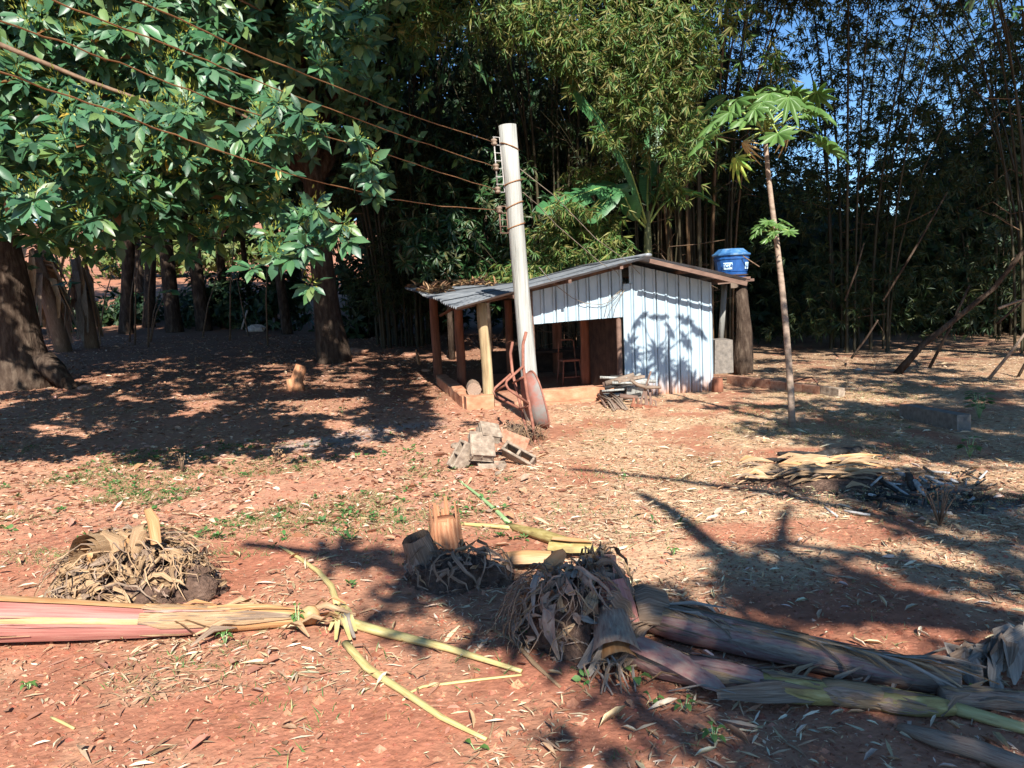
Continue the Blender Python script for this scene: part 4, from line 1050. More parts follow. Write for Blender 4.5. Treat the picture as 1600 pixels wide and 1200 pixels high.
for i, (px, Yd, w_, h_, lb) in enumerate([(60, 27, 1.6, 1.6, 'added dark bush behind the dead banana plants'), (110, 30, 1.2, .9, 'added low dark bush between the left trunks'), (215, 31, 1.4, .9, 'added low dark bush behind the second grove trunk'), (315, 30, .9, 1.4, 'added dark bush behind the middle grove trunks'), (370, 29, 1.4, 1.8, 'added dark bush behind the pale sack'), (430, 28, 1.2, 2.2, 'added dark bush left of the mottled tree'), (575, 25, 1.2, 2.4, 'added dark bush behind the twig tangle')]):
    b = P(px, 500, Yd); b = gz(b.x, Yd)
    o = thing('cover_bush', lb, 'bush', b, 'added dark bushes covering the sunlit grove floor')  # added to cover sunlit earth where the grove floor should lie in shade
    put('stem', Geo().tube([b - Vector((0, 0, .1)), b + Vector((.1, 0, h_ * .6))], .05, 6), M_bark, o)
    crown(o, (b.x, Yd, b.z + h_ * .5), (w_, .6, h_ * .62), 300, 7, .3, DRK, T_DIA, lumps=14, sig=.3, name='foliage')
# far lit green clump beyond the grove
fb = gz(-24, 52)
o = thing('far_bush', 'sunlit yellow green bush far beyond the dark grove trunks', 'bush', fb)
crown(o, (-22, 52, fb.z + 1.8), (7.5, 2, 1.5), 900, 7, .5, [(.12, .17, .04), (.09, .15, .04), (.18, .2, .06)], T_DIA, lumps=24, name='foliage', mat=M_bleaf)
put('stem', Geo().tube([fb - Vector((0, 0, .2)), fb + Vector((0, 0, 1.4))], .12, 8), M_bark, o)

# --- mango bush behind the hut's left eave
mb = P(700, 440, 19.0); mb = gz(mb.x, 19.0)
o = thing('mango_bush', 'round mango bush with long drooping leaves behind the left eave', 'bush', mb)
put('stem', Geo().tube([mb - Vector((0, 0, .2)), mb + Vector((0, 0, 1.4)), mb + Vector((.1, 0, 2.6))], [.09, .07, .03], 8), M_bark, o)
p_, o_ = ell_points(230, tuple(P(700, 392, 18.7)), (.85, .6, .75), 14, .34)
a = rosettes(p_, o_ + np.array([.05, -.6, .35]), 13, .27, MAN, T_AVO, spread=(40, 105), droop=.55, wfac=.1)
V, F, C = leafcloud(*a[:5], T_AVO, a[5]); put('foliage', (V, F), M_leaf, o, cols=C, kind='stuff')
mb2 = P(790, 300, 20); mb2 = gz(mb2.x - .6, 20)
o = thing('mango_tree', 'young mango tree in shade behind the utility pole', 'tree', mb2)
put('trunk', Geo().tube([mb2 - Vector((0, 0, .2)), mb2 + Vector((0, 0, 2)), mb2 + Vector((.1, 0, 4))], [.1, .08, .03], 8), M_bark, o)
p_, o_ = ell_points(330, (mb2.x, 20, 4.2), (1.7, .9, 1.7), 16, .3)
a = rosettes(p_, o_ + np.array([.05, -.6, .35]), 12, .27, MAN, T_AVO, spread=(40, 105), droop=.55, wfac=.1)
V, F, C = leafcloud(*a[:5], T_AVO, a[5]); put('crown', (V, F), M_leaf, o, cols=C, kind='stuff')

# ------------------------------------------------------------------ bamboo
def in_gap(p):
    """an opening in the bamboo with sky behind it"""
    px, py = proj(p)
    e = ((px - 1370) / 160) ** 2 + ((py - 150) / 120) ** 2
    e2 = ((px - 490) / 60) ** 2 + ((py - 155) / 40) ** 2
    n_ = 1.5 * (fbm(px / 34, py / 34, 3) - .4) * 2
    return (e + n_ < 1) | (e2 + n_ * .6 < 1)
def bamboo(name, label, base, nc, Hh, spread, nspray, lean=(0, 0), f0=.22, pal=BAM, extra=(), gapkeep=.22, reach=1.3, culm_r=.045, z0=1.2, over=None, cm=None):
    b = gz(*base)
    o = thing(name, label, 'bamboo', b, 'bamboo clumps behind and beside the hut')
    paths = []
    for k in range(nc):
        a = random.uniform(0, 6.283); r0 = .95 * math.sqrt(random.random()); hh = Hh * random.uniform(.7, 1.05); sp = spread * random.uniform(.25, 1.1)
        dx, dy = math.cos(a), math.sin(a)
        q0 = gz(base[0] + dx * r0, base[1] + dy * r0, -.1); pts_ = []
        for i in range(12):
            f = i / 11
            pts_.append(q0 + Vector((dx * sp * f ** 2.1 + lean[0] * f * f, dy * sp * f ** 2.1 + lean[1] * f * f, hh * (f - .16 * f ** 3.2))))
        paths.append(np.array([tuple(p) for p in pts_]))
        r = culm_r * random.uniform(.7, 1.15)
        put('culm', Geo().tube(pts_, [r * (1 - .85 * (i / 11)) for i in range(12)], 6, cap=False), cm or (M_culm if random.random() < .3 else M_culm_shade), o)
    arr = np.array(paths)
    ci = RNG.integers(0, nc, nspray); f = f0 + (1 - f0) * RNG.random(nspray) ** .9; fi = f * 10.99; i0 = fi.astype(int); w = (fi - i0)[:, None]
    p = arr[ci, i0] * (1 - w) + arr[ci, np.minimum(i0 + 1, 11)] * w
    th = RNG.random(nspray) * 6.283; rr_ = reach * RNG.random(nspray) ** .7
    p = p + np.stack([np.cos(th) * rr_, np.sin(th) * rr_, -.35 * rr_ ** 1.5 + .3 * RNG.normal(size=nspray)], 1)
    o_ = np.stack([np.cos(th) * .7, np.sin(th) * .7 - .15, np.full(nspray, -.35)], 1)
    ck = ((p[:, 1] > 18.6) | (p[:, 2] > 8.3)) & (fbm(p[:, 0] * .9 + p[:, 1] * .4, p[:, 2] * .7 + p[:, 1] * .3, 3) > .4); p, o_ = p[ck], o_[ck]
    if over:      # leaf box above the frame, added to shade the bamboo behind
        lo_, hi_, n_ = over; th = RNG.random(n_) * 6.283
        p = np.vstack([p, RNG.uniform(lo_, hi_, (n_, 3))]); o_ = np.vstack([o_, np.stack([np.cos(th), np.sin(th), np.full(n_, -.3)], 1)])
    for (x0, y0, x1, y1, Yd, n_, sg) in extra:
        fr_ = RNG.random(n_)
        c0 = np.array([tuple(P(x0 + (x1 - x0) * q, y0 + (y1 - y0) * q, Yd)) for q in np.linspace(0, 1, 20)])
        pe = c0[(fr_ * 19.99).astype(int)] + RNG.normal(size=(n_, 3)) * np.array([sg, sg * 1.2, sg * .8])
        p = np.vstack([p, pe]); th = RNG.random(n_) * 6.283
        o_ = np.vstack([o_, np.stack([np.cos(th) * .6, np.sin(th) * .6 - .35, np.full(n_, -.4)], 1)])
    k_ = (~in_gap(p) | (RNG.random(len(p)) < gapkeep)) & (p[:, 2] > z0)
    p, o_ = p[k_], o_[k_]
    a = rosettes(p, o_, 8, .23, pal, T_DIA, spread=(12, 78), droop=.2, wfac=.07)
    V, F, C = leafcloud(*a[:5], T_DIA, a[5])
    put('foliage', (V, F), M_bleaf, o, cols=C, kind='stuff')
    # dry side twigs low on the culms
    g = Geo()
    for k in range(26):
        pth = paths[random.randrange(nc)]; c = Vector(pth[random.randrange(1, 5)]); a_ = random.uniform(0, 6.28); L_ = random.uniform(.5, 1.3)
        put('dry_twig', Geo().tube([c, c + Vector((math.cos(a_) * L_ * .5, math.sin(a_) * L_ * .5, random.uniform(-.1, .4))), c + Vector((math.cos(a_) * L_, math.sin(a_) * L_, random.uniform(-.5, .5)))], [.012, .009, .004], 5), M_twig, o)
    return o
BAM_SHADE = [(.03, .06, .022), (.042, .07, .024), (.065, .075, .026), (.024, .048, .02)]  # leaf palette darkened to put the thicket's shade into the colour
bamboo('bamboo_clump', 'tall bamboo clump behind the hut with yellow green cascades', (1.4, 20.6), 34, 15, 3.2, 3600, lean=(.4, -.8), f0=.3, pal=BAM_SHADE, cm=M_culm_shade, over=((-2.6, 15.6, 7.9), (3.2, 18.2, 13), 6500), z0=3.2)
bamboo('bamboo_clump', 'bamboo clump right of the banana plant with bare orange culms', (4.9, 20.4), 46, 15, 3.0, 3600, lean=(-.3, -1.0), f0=.36, pal=BAM_SHADE, over=((3.0, 15.6, 7.9), (8.6, 18.2, 13), 6000), z0=3.0)
bamboo('bamboo_clump', 'arching bamboo sprays hanging sunlit above the hut roof', (3.2, 18.9), 14, 9, 1.6, 60, lean=(-.6, -2.6), f0=.7, culm_r=.025, z0=1.9, cm=M_culm_shade, extra=[
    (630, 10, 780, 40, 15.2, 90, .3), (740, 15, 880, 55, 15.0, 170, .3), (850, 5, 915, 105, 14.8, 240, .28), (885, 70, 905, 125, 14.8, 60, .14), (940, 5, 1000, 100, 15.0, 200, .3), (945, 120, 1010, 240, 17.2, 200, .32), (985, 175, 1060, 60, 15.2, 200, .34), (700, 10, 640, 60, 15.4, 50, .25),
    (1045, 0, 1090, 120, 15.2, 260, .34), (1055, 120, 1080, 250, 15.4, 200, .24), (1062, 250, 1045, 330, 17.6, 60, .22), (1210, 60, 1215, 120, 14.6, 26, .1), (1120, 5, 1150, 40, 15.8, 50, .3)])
bamboo('bamboo_clump', 'low bright bamboo hanging over the hut roof', (1.2, 17.8), 10, 4.2, 1.2, 40, lean=(-.6, -.5), f0=.55, culm_r=.02, z0=1.9, extra=[
    (790, 430, 850, 435, 16.4, 150, .16), (850, 400, 960, 385, 16.9, 330, .25), (860, 355, 945, 355, 17.0, 240, .24), (755, 440, 800, 440, 16.2, 60, .12), (900, 290, 960, 262, 17.3, 90, .22), (870, 318, 925, 330, 15.2, 40, .12), (935, 205, 965, 225, 15.0, 24, .1)])
bamboo('bamboo_clump', 'dark bamboo clump under the sky gap on the right', (8.8, 19.8), 12, 14, 4.0, 7500, lean=(.2, -.6), f0=.06, pal=BAM_SHADE, gapkeep=.46, z0=.4, cm=M_culm_shade, reach=2.4)
bamboo('bamboo_clump', 'dark bamboo clump at the right edge with leaning dead canes', (12.2, 17.2), 18, 15, 4.4, 9500, lean=(-.8, -1.2), f0=.05, pal=BAM_SHADE, gapkeep=.46, z0=.3, cm=M_culm_shade, reach=2.4)
bamboo('bamboo_clump', 'shaded bamboo clump left of the utility pole', (-3.0, 22.5), 34, 15, 3.2, 6000, lean=(.2, -.8), f0=.12, pal=BAM_SHADE, z0=.9, cm=M_culm_shade)
bamboo('bamboo_clump', 'shaded bamboo clump in the deepest dark behind the hut ridge', (.6, 24.5), 30, 15, 3.0, 5000, f0=.12, pal=BAM_SHADE, z0=1.6, cm=M_culm_shade)
bamboo('bamboo_clump', 'shaded bamboo clump far behind the blue tank', (6.2, 24.0), 20, 14, 3.4, 7000, f0=.06, pal=BAM_SHADE, gapkeep=.3, z0=.3, cm=M_culm_shade, reach=2.2)
bamboo('bamboo_clump', 'dark bamboo clump far behind the right edge', (14.5, 23.0), 16, 14, 4.0, 7500, f0=.06, pal=BAM_SHADE, gapkeep=.5, z0=.3, cm=M_culm_shade, reach=2.4)

# tall tree to the right of the frame that keeps the right-hand bamboo in shade
sr = gz(12.6, 10.6)
o = thing('shade_tree', 'tall leafy tree just outside the right edge shading the bamboo', 'tree', sr)
put('trunk', trunk_geo(sr, [sr + Vector((0, 0, 3)), sr + Vector((-.4, 0, 6)), sr + Vector((-.8, 0, 10))], [.35, .3, .2], 1.3, 12), M_bark, o)
crown(o, (10.6, 12.0, 11.5), (5.0, 3.4, 5.0), 5200, 8, .34, AVO, T_DIA, lumps=60, sig=.26, cond=lambda p: (p[:, 2] > 2.6 + .4 * p[:, 1]) & (p[:, 0] > 4.9))
# tree behind the photographer whose limbs stripe the right foreground with shadow
sb = gz(7.2, -4.2)
o = thing('shade_tree', 'bare limbed tree behind the viewer casting shadow stripes', 'tree', sb)
put('trunk', trunk_geo(sb, [sb + Vector((-.3, .2, 2)), sb + Vector((-.8, .6, 4)), sb + Vector((-1.2, 1.0, 6.2))], [.26, .22, .15], 1.3, 12), M_bark, o)
def cast(px, py, hgt):
    p = G(px, py); return p + SUN * (hgt / SUN.z)
LP = []
for path, r, h_ in [([(1640, 1180), (1500, 1110), (1350, 1035), (1180, 990), (1000, 965), (860, 945), (740, 925), (640, 890), (520, 868), (380, 850)], .1, 5.6),
                    ([(1640, 900), (1500, 850), (1350, 800), (1200, 770), (1050, 750), (890, 733)], .075, 5.2),
                    ([(1640, 985), (1450, 945), (1300, 930), (1200, 905), (1110, 850), (1050, 800), (1000, 772)], .12, 5.4),
                    ([(1640, 935), (1480, 890), (1330, 865), (1230, 850), (1220, 800)], .07, 5.6),
                    ([(1260, 960), (1220, 890), (1215, 840), (1235, 790)], .06, 5.2)]:
    pts_ = [cast(a, b, h_ + .05 * i) for i, (a, b) in enumerate(path)]
    st_ = sb + Vector((-.9, .8, 4.6))
    pts_ = [st_, st_.lerp(pts_[0], .5) + Vector((0, 0, .25))] + pts_
    n_ = len(pts_)
    put('limb', Geo().tube(pts_, [max(.02, r * (1.25 - .8 * i / (n_ - 1))) for i in range(n_)], 8, wob=.25), M_bark, o)
clumps = [(1230, 890, .22, 34), (1330, 935, .2, 22), (1420, 900, .2, 10), (1180, 930, .2, 26), (700, 905, .22, 42), (860, 960, .2, 34), (780, 950, .2, 26), (1060, 985, .2, 12), (1150, 1050, .2, 14), (1250, 1085, .2, 12), (1380, 1125, .3, 24), (1500, 1185, .35, 36), (1300, 1185, .25, 18), (1400, 760, .3, 60), (1480, 790, .35, 70), (1560, 830, .35, 60), (1330, 770, .25, 26), (1570, 700, .4, 60), (1450, 690, .3, 30), (1330, 690, .3, 26), (1240, 640, .3, 22), (1560, 640, .5, 80), (1420, 610, .5, 60), (1050, 1120, .2, 14), (1560, 1040, .25, 26), (560, 870, .12, 14)]
for k in range(30): clumps.append((random.uniform(1180, 1640), random.uniform(560, 720), random.uniform(.25, .5), 34))  # more unseen leaf clumps added to dim the right-hand ground
for k in range(16): clumps.append((random.uniform(1330, 1640), random.uniform(565, 700), random.uniform(.3, .5), 34))
cp = []
for px, py, sg, n_ in clumps:
    c = cast(px, py, 5.6 + random.uniform(-.3, .5))
    cp.append(np.array(tuple(c)) + RNG.normal(size=(n_, 3)) * sg * np.array([1, .8, .5]))
cp = np.vstack(cp)
a = rosettes(cp, RNG.normal(size=cp.shape) + np.array([0, 0, .6]), 8, .22, AVO, T_DIA, droop=.3, wfac=.2)
V, F, C = leafcloud(*a[:5], T_DIA, a[5]); put('crown', (V, F), M_leaf, o, cols=C, kind='stuff')

# ------------------------------------------------------------------ dead wood under the right bamboo
tag(put('dead_tree', Geo().tube([G(1400, 584, -.03), P(1440, 540, 14.3), P(1500, 493, 14.1), P(1553, 450, 13.9), P(1625, 360, 13.5), P(1700, 250, 13.2)], [.075, .062, .05, .045, .038, .03], 9, wob=.2), M_bark), 'thick dead trunk leaning up to the right from the bamboo foot', 'dead tree')  # dark bark colour stands in for shade on this dead trunk
for i, (pa, pb_, Yd, r, lb) in enumerate([((1452, 575), (1515, 445), 14.2, .035, 'thin dead cane crossing the thick leaning trunk'), ((1545, 592), (1606, 515), 12.8, .035, 'pale dead cane slanting at the right edge'), ((1590, 590), (1640, 490), 13.2, .03, 'short dead cane beyond the pale slanting one'), ((1560, 482), (1610, 465), 13.0, .03, 'dead cane poking level from the right edge'), ((1558, 505), (1612, 458), 13.4, .028, 'dead cane crossing above the level one'), ((1330, 560), (1372, 500), 16.0, .03, 'short dim cane in the dark bamboo foot'), ((1380, 470), (1480, 300), 16.5, .03, 'long dim dead cane slanting high in the dark bamboo'), ((1320, 470), (1350, 380), 16.5, .025, 'thin grey dead cane right of the slender tree')]):
    tag(put('dead_cane', Geo().tube([P(*pa, Yd), P((pa[0] + pb_[0]) / 2 + 3, (pa[1] + pb_[1]) / 2 - 2, Yd), P(*pb_, Yd - .2)], [r * .85, r * .75, r * .5], 7), M_deadwood if i in (1, 3) else M_bark), lb, 'cane', 'dead canes under the right bamboo')  # bark colour darkens most canes in place of the bamboo's shade

# ------------------------------------------------------------------ left background: dead banana clumps, brush, stump, scraps
def dead_banana(label, base_px, top_px, Yd, n, w):
    b = P(*base_px, Yd); b = gz(b.x, Yd)
    o = thing('dead_banana_plant', label, 'banana plant', b, 'dead banana plants by the left tree')
    tp_ = P(*top_px, Yd)
    put('stem', Geo().tube([b - Vector((0, 0, .1)), b.lerp(tp_, .5), tp_], [.22, .18, .14], 10, wob=.2), M_sheathd, o)
    for k in range(n):
        s_ = b.lerp(tp_, random.uniform(.45, 1.1)); a_ = random.uniform(0, 6.28); L_ = random.uniform(.7, 1.6)
        dx = Vector((math.cos(a_), math.sin(a_), 0)) * w
        pts_ = [s_, s_ + dx * .6 + Vector((0, 0, -.1)), s_ + dx * .9 + Vector((0, 0, -L_ * .5)), s_ + dx * random.uniform(.7, 1.3) + Vector((0, 0, -L_))]
        pts_ = [Vector((p.x, p.y, max(p.z, float(TH0(p.x, p.y)) + .03))) for p in pts_]
        put('dry_leaf', Geo().ribbon(pts_, [random.uniform(.03, .06), random.uniform(.05, .12), random.uniform(.05, .1), .03], nrm=(math.cos(a_), math.sin(a_), .3), curl=.5, twist=random.uniform(-1, 1)), random.choice([M_sheath, M_sheathd, M_greyleaf]), o)
    return o
dead_banana('larger clump of dead pale banana leaves beside the thick left trunk', (95, 500), (55, 392), 21.5, 46, .55)
dead_banana('smaller dead banana plant leaning right of the larger dead clump', (140, 502), (118, 405), 22.5, 26, .4)
stp = G(466, 609)
o = thing('tree_stump', 'small upright red brown stump on the shaded earth', 'stump', stp)
put('stem', Geo().tube([stp - Vector((0, 0, .05)), stp + Vector((-.02, 0, .18)), stp + Vector((.05, .02, .36)), stp + Vector((.08, .02, .46))], [.15, .12, .12, .1], 11, wob=.25), M_redstump, o)
put('side_stub', Geo().tube([stp + Vector((-.12, -.05, -.03)), stp + Vector((-.13, -.05, .22))], [.09, .06], 9, wob=.2), M_redstump, o)
tag(put('tile_shard', Geo().tube([G(655, 570, -.02), G(655, 570) + Vector((-.03, 0, .22)), G(655, 570) + Vector((-.06, 0, .36))], [.1, .09, .02], 5, flat=.4), M_redstump, smooth=False), 'upright pointed red shard in the shade left of the hut', 'shard')
for i, (px, py, r, lb) in enumerate([(666, 580, .08, 'pale stone below the upright red shard'), (556, 552, .22, 'reddish clod at the right foot of the mottled tree'), (640, 556, .15, 'sunlit reddish clod between tree and hut'), (135, 608, .12, 'red clod at the foot of the thick left trunk')]):
    tag(put('clod', lump(G(px, py, r * .15), r, M_dust, 20 + i, (1.5, 1, .55)), M_dust), lb, 'clod')
rg = G(400, 518)
o = thing('rubbish_sack', 'crumpled pale sack lying in the grove with a stick', 'sack', rg)
put('body', lump(rg + Vector((0, 0, .08)), .26, M_rag, 31, (1.3, .7, .7)), M_rag, o, smooth=False)
put('stick', Geo().tube([rg + Vector((-.5, 0, .1)), rg + Vector((-.25, 0, .75))], .035, 6), M_rag, o)
br = thing('brush_pile', 'tangle of thin grey twigs right of the mottled trunk', 'brush', G(552, 520))
bc = ORG[br]
for k in range(60):
    a_ = random.uniform(0, 6.28); s_ = bc + Vector((random.gauss(0, .35), random.gauss(0, .3), random.random() * .4)); L_ = random.uniform(.5, 1.5)
    d_ = Vector((math.cos(a_) * .6, math.sin(a_) * .4, random.uniform(.1, 1))).normalized() * L_
    put('twig', Geo().tube([s_, s_ + d_ * .5 + Vector((random.gauss(0, .08), 0, 0)), s_ + d_ + Vector((0, 0, -.2 * L_))], [.016, .011, .005], 4), M_greyleaf, br)
for i in range(16):
    px = random.choice([random.uniform(150, 500), random.uniform(560, 640)]); Yd = random.uniform(22, 27)
    b = P(px, 500, Yd); b = gz(b.x, Yd); L_ = random.uniform(1.5, 3.5); a_ = random.uniform(-.7, .7)
    tag(put('dry_sapling', Geo().tube([b, b + Vector((a_ * .5, 0, L_ * .5)), b + Vector((a_ * 1.2, .2, L_))], [.03, .022, .01], 5), M_twig), 'thin dry sapling stem standing among the grove trunks', 'sapling', 'dry saplings in the grove')

# ------------------------------------------------------------------ cut banana stumps and stems in the foreground
def heap(name, label, c, rx, ry, h, nst, seed, L=(.5, .9), wd=(.02, .06), mats=None, flick=.12, core=True, hang=0.0, parent=None, top=(.25, 1.0), crumple=0):
    random.seed(seed)
    o = parent or thing(name, label, 'stump', c)
    if core: put('core', Geo().dome(c, rx, ry, h * .93, 44, 16, .34, seed), M_core, o)
    if core:
        for k in range(34):
            a_ = random.uniform(0, 6.283); f = random.random() * .8; r = math.cos(f * 1.57) ** .8 * 1.02; q_ = random.uniform(.01, .035)
            put('clod', lump(Vector(c) + Vector((math.cos(a_) * rx * r, math.sin(a_) * ry * r, h * .93 * math.sin(f * 1.57))), q_, M_core, k, (1, 1, .8)), M_core, o, smooth=False)
    mats = mats or [M_sheath, M_sheath, M_sheath, M_sheathd, M_brownstem]
    def on(f, a, l=1.06):
        f = max(0, min(1, f)); r = math.cos(f * math.pi / 2) ** .8 * l + .02
        return Vector(c) + Vector((math.cos(a) * rx * r, math.sin(a) * ry * r, h * math.sin(f * math.pi / 2) * l + .01))
    for k in range(crumple):
        a_ = random.uniform(0, 6.283); f = random.random() ** 1.1; da = random.uniform(-.45, .45); df = random.uniform(-.3, .3); pts_ = []
        w0 = random.uniform(*wd) * .9
        for i in range(5):
            q = i / 4; p = on(f + df * q, a_ + da * q, random.uniform(1.02, 1.2)); p.z = max(p.z, float(TH(p.x, p.y)) + .005); pts_.append(p)
        put('crumpled_sheath', Geo().ribbon(pts_, [w0 * .3, w0, w0 * 1.1, w0 * .8, w0 * .2], nrm=(math.cos(a_) + random.gauss(0, .4), math.sin(a_) + random.gauss(0, .4), .7), curl=random.uniform(-.8, 1.0), twist=random.uniform(-2.5, 2.5)), random.choice(mats), o)
    for k in range(nst):
        a_ = random.uniform(0, 6.283); fA = random.uniform(*top); fB = max(-.05, fA - random.uniform(*L)); da = random.uniform(-.7, .7); pts_ = []
        n_ = 7; lift0 = random.uniform(1.0, 1.15)
        for i in range(n_):
            q = i / (n_ - 1); f = fA + (fB - fA) * q; f_ = max(0, min(1, f)); aa = a_ + da * q + random.uniform(-.06, .06)
            r = math.cos(f_ * math.pi / 2) ** .8 * lift0 + .06
            r += flick * q * q * random.uniform(.3, 1.2)
            z = h * math.sin(f_ * math.pi / 2) * lift0 + .02 + random.uniform(-.012, .02) + .05 * math.sin(q * 3.14)
            p = Vector(c) + Vector((math.cos(aa) * rx * r, math.sin(aa) * ry * r, z - hang * q))
            p.z = max(p.z, float(TH(p.x, p.y)) + .006)
            pts_.append(p)
        w0 = random.uniform(*wd)
        put('dry_sheath', Geo().ribbon(pts_, [w0 * q for q in (.5, .9, 1, 1, .85, .6, .2)], nrm=(math.cos(a_), math.sin(a_), .6), curl=random.uniform(-.3, .8), twist=random.uniform(-1.6, 1.6)), random.choice(mats), o)
    return o
h1c = G(212, 930)
h1 = heap('banana_stump', 'wide heap of dried banana leaf sheaths behind the pink stem', h1c, .4, .34, .27, 30, 101, L=(.1, .4), wd=(.005, .03), crumple=420, flick=.25)
heap('x', 'x', h1c + Vector((-.13, .05, 0)), .26, .22, .33, 10, 107, L=(.1, .3), wd=(.006, .03), parent=h1, crumple=130)
heap('x', 'x', h1c, .42, .35, .29, 150, 110, L=(.1, .5), wd=(.0015, .006), mats=[M_sheath, M_sheath, M_sheathd], parent=h1, core=False, flick=.3)
heap('x', 'x', h1c + Vector((.3, -.08, 0)), .25, .22, .2, 8, 108, L=(.1, .3), wd=(.004, .012), parent=h1, crumple=30)
for k, (px, py, dx, dz, w) in enumerate([(240, 812, -.02, .08, .03), (222, 830, .05, .02, .045), (150, 865, -.12, .02, .05), (130, 870, -.14, -.1, .035), (205, 850, .02, .05, .03), (180, 850, -.08, .06, .05)]):
    p = P(px, py, h1c.y - .05)
    put('dry_sheath', Geo().arc([p - Vector((dx, .03, .14)), p, p + Vector((dx, -.02, dz))], [w * 1.1, w * 1.3, w * .8], -1.8, 1.8, 6, up=(-.4, -.6, .5)), random.choice([M_sheath, M_orange]), h1)
p = P(150, 862, h1c.y - .12)
for r in (.05, .08, .11):
    put('rolled_sheath', Geo().arc([p + Vector((.0, .2, -.05)), p + Vector((-.02, 0, 0)), p + Vector((-.03, -.06, .01))], r, -2.2, 2.4, 10, up=(.2, 0, 1), rag=.06), M_sheath, h1)
# red fibrous stump with a shaggy brown one in front of it
s2 = G(699, 872)
rs = thing('banana_stump', 'upright red fibrous stump cut off short', 'stump', s2)
put('core', Geo().tube([s2 - Vector((0, 0, .05)), s2 + Vector((0, 0, .12)), s2 + Vector((-.012, 0, .27))], [.125, .105, .095], 14, wob=.08), M_redstump, rs)
for k in range(22):
    a_ = k / 22 * 6.283 + random.uniform(-.1, .1); r = .108; hh = random.uniform(.24, .36) if k % 5 else .4
    pts_ = [s2 + Vector((math.cos(a_) * (r + .03), math.sin(a_) * (r + .03), -.02)), s2 + Vector((math.cos(a_) * r, math.sin(a_) * r, .14)), s2 + Vector((math.cos(a_) * r * .92 - .012, math.sin(a_) * r * .92, hh))]
    put('fibre', Geo().ribbon(pts_, [.026, .021, .011], nrm=(math.cos(a_), math.sin(a_), 0), curl=-.3), M_redstump, rs)
s3 = G(672, 898)
bs = thing('banana_stump', 'brown stump tilted left with a hollow cut face', 'stump', s3)
ax = Vector((-.28, -.1, .9)).normalized()
put('core', Geo().tube([s3 - Vector((0, 0, .05)), s3 + ax * .12, s3 + ax * .22], [.13, .105, .085], 14, wob=.2), M_brownstem, bs)
put('cut_rim', Geo().arc([s3 + ax * .1, s3 + ax * .2, s3 + ax * .27], [.105, .1, .085], 0, 6.283, 18, up=(1, 0, .3), rag=.22), M_sheathd, bs)
heap('x', 'x', G(715, 908), .3, .2, .16, 30, 102, L=(.4, 1.0), wd=(.004, .014), mats=[M_sheathd, M_sheathd, M_brownstem, M_sheath], parent=bs, crumple=70)
# the largest shaggy stump with its rolled sheaths
s4 = G(893, 1000)
sh = heap('banana_stump', 'large shaggy banana stump in the centre foreground with hanging dry fibres', s4, .27, .22, .31, 190, 103, L=(.2, .55), wd=(.0015, .006), mats=[M_sheathd, M_brownstem, M_sheathd, M_sheath], flick=.28, crumple=70, top=(.1, .9))
heap('x', 'x', s4 + Vector((.02, -.01, .0)), .27, .22, .32, 20, 109, L=(.15, .5), wd=(.01, .035), mats=[M_sheathd, M_brownstem, M_sheath, M_greyleaf], parent=sh, crumple=120, core=False)
heap('x', 'x', s4 + Vector((.16, .12, 0)), .2, .18, .36, 12, 104, L=(.2, .5), wd=(.004, .022), mats=[M_sheath, M_sheathd, M_brownstem], parent=sh, crumple=60)
Y4 = s4.y
put('sheath_stub', Geo().arc([P(966, 1000, Y4 - .05), P(955, 950, Y4), P(948, 905, Y4 + .03), P(947, 868, Y4 + .05)], [.085, .075, .055, .05], -2.6, 2.6, 12, up=(0, 1, 0), rag=.04), M_purple, sh)
put('sheath_stub', Geo().arc([P(972, 990, Y4 - .1), P(965, 945, Y4 - .06), P(958, 905, Y4 - .02)], [.1, .085, .06], 1.2, 4.4, 10, up=(0, 1, 0), rag=.06), M_pink, sh)
put('orange_flap', Geo().ribbon([P(850, 905, Y4 + .1), P(862, 885, Y4 + .1), P(876, 870, Y4 + .08), P(884, 862, Y4 + .06)], [.035, .045, .04, .02], nrm=(-.4, -.8, .4), curl=.4), M_orange, sh)
put('open_roll', Geo().arc([P(955, 965, Y4 - .12), P(962, 1005, Y4 - .3), P(965, 1035, Y4 - .42)], [.085, .1, .12], -1.75, 1.75, 14, up=(0, .1, 1), rag=.05), M_brownstem, sh)
put('open_roll', Geo().arc([P(958, 985, Y4 - .15), P(964, 1015, Y4 - .32), P(968, 1040, Y4 - .4)], [.06, .075, .09], -2.4, 1.2, 12, up=(0, .1, 1), rag=.06), M_orange, sh)
for k in range(16):
    p = P(945 + random.uniform(-20, 45), 1035 + random.uniform(-15, 15), Y4 - .42); p.z = max(p.z, .03)
    e = G(945 + random.uniform(-40, 60), 1070 + random.uniform(-10, 20), .01)
    put('fibre', Geo().ribbon([p, p.lerp(e, .5) + Vector((random.uniform(-.04, .04), 0, .03)), e], [.004, .006, .003], curl=.3), random.choice([M_sheath, M_sheathd, M_greyleaf]), sh)
for k in range(5):
    p = P(985 + k * 8, 960 + k * 5, Y4 - .1); e = G(905 + k * 14, 1055 + random.uniform(-10, 10), .02)
    put('dry_sheath', Geo().ribbon([p, p.lerp(e, .35) + Vector((0, -.03, .07)), p.lerp(e, .7) + Vector((0, -.03, .03)), e], [.02, .035, .03, .012], nrm=(-.4, -.7, .5), curl=.6, twist=random.uniform(-.8, .8)), random.choice([M_sheathd, M_greyleaf]), sh)

def stem_path(pxs, r, sink=.0):
    out = []
    for (px, py), rr_ in zip(pxs, r):
        g_ = G(px, py); out.append(Vector((g_.x, g_.y, float(TH(g_.x, g_.y)) + rr_ - sink)))
    return out
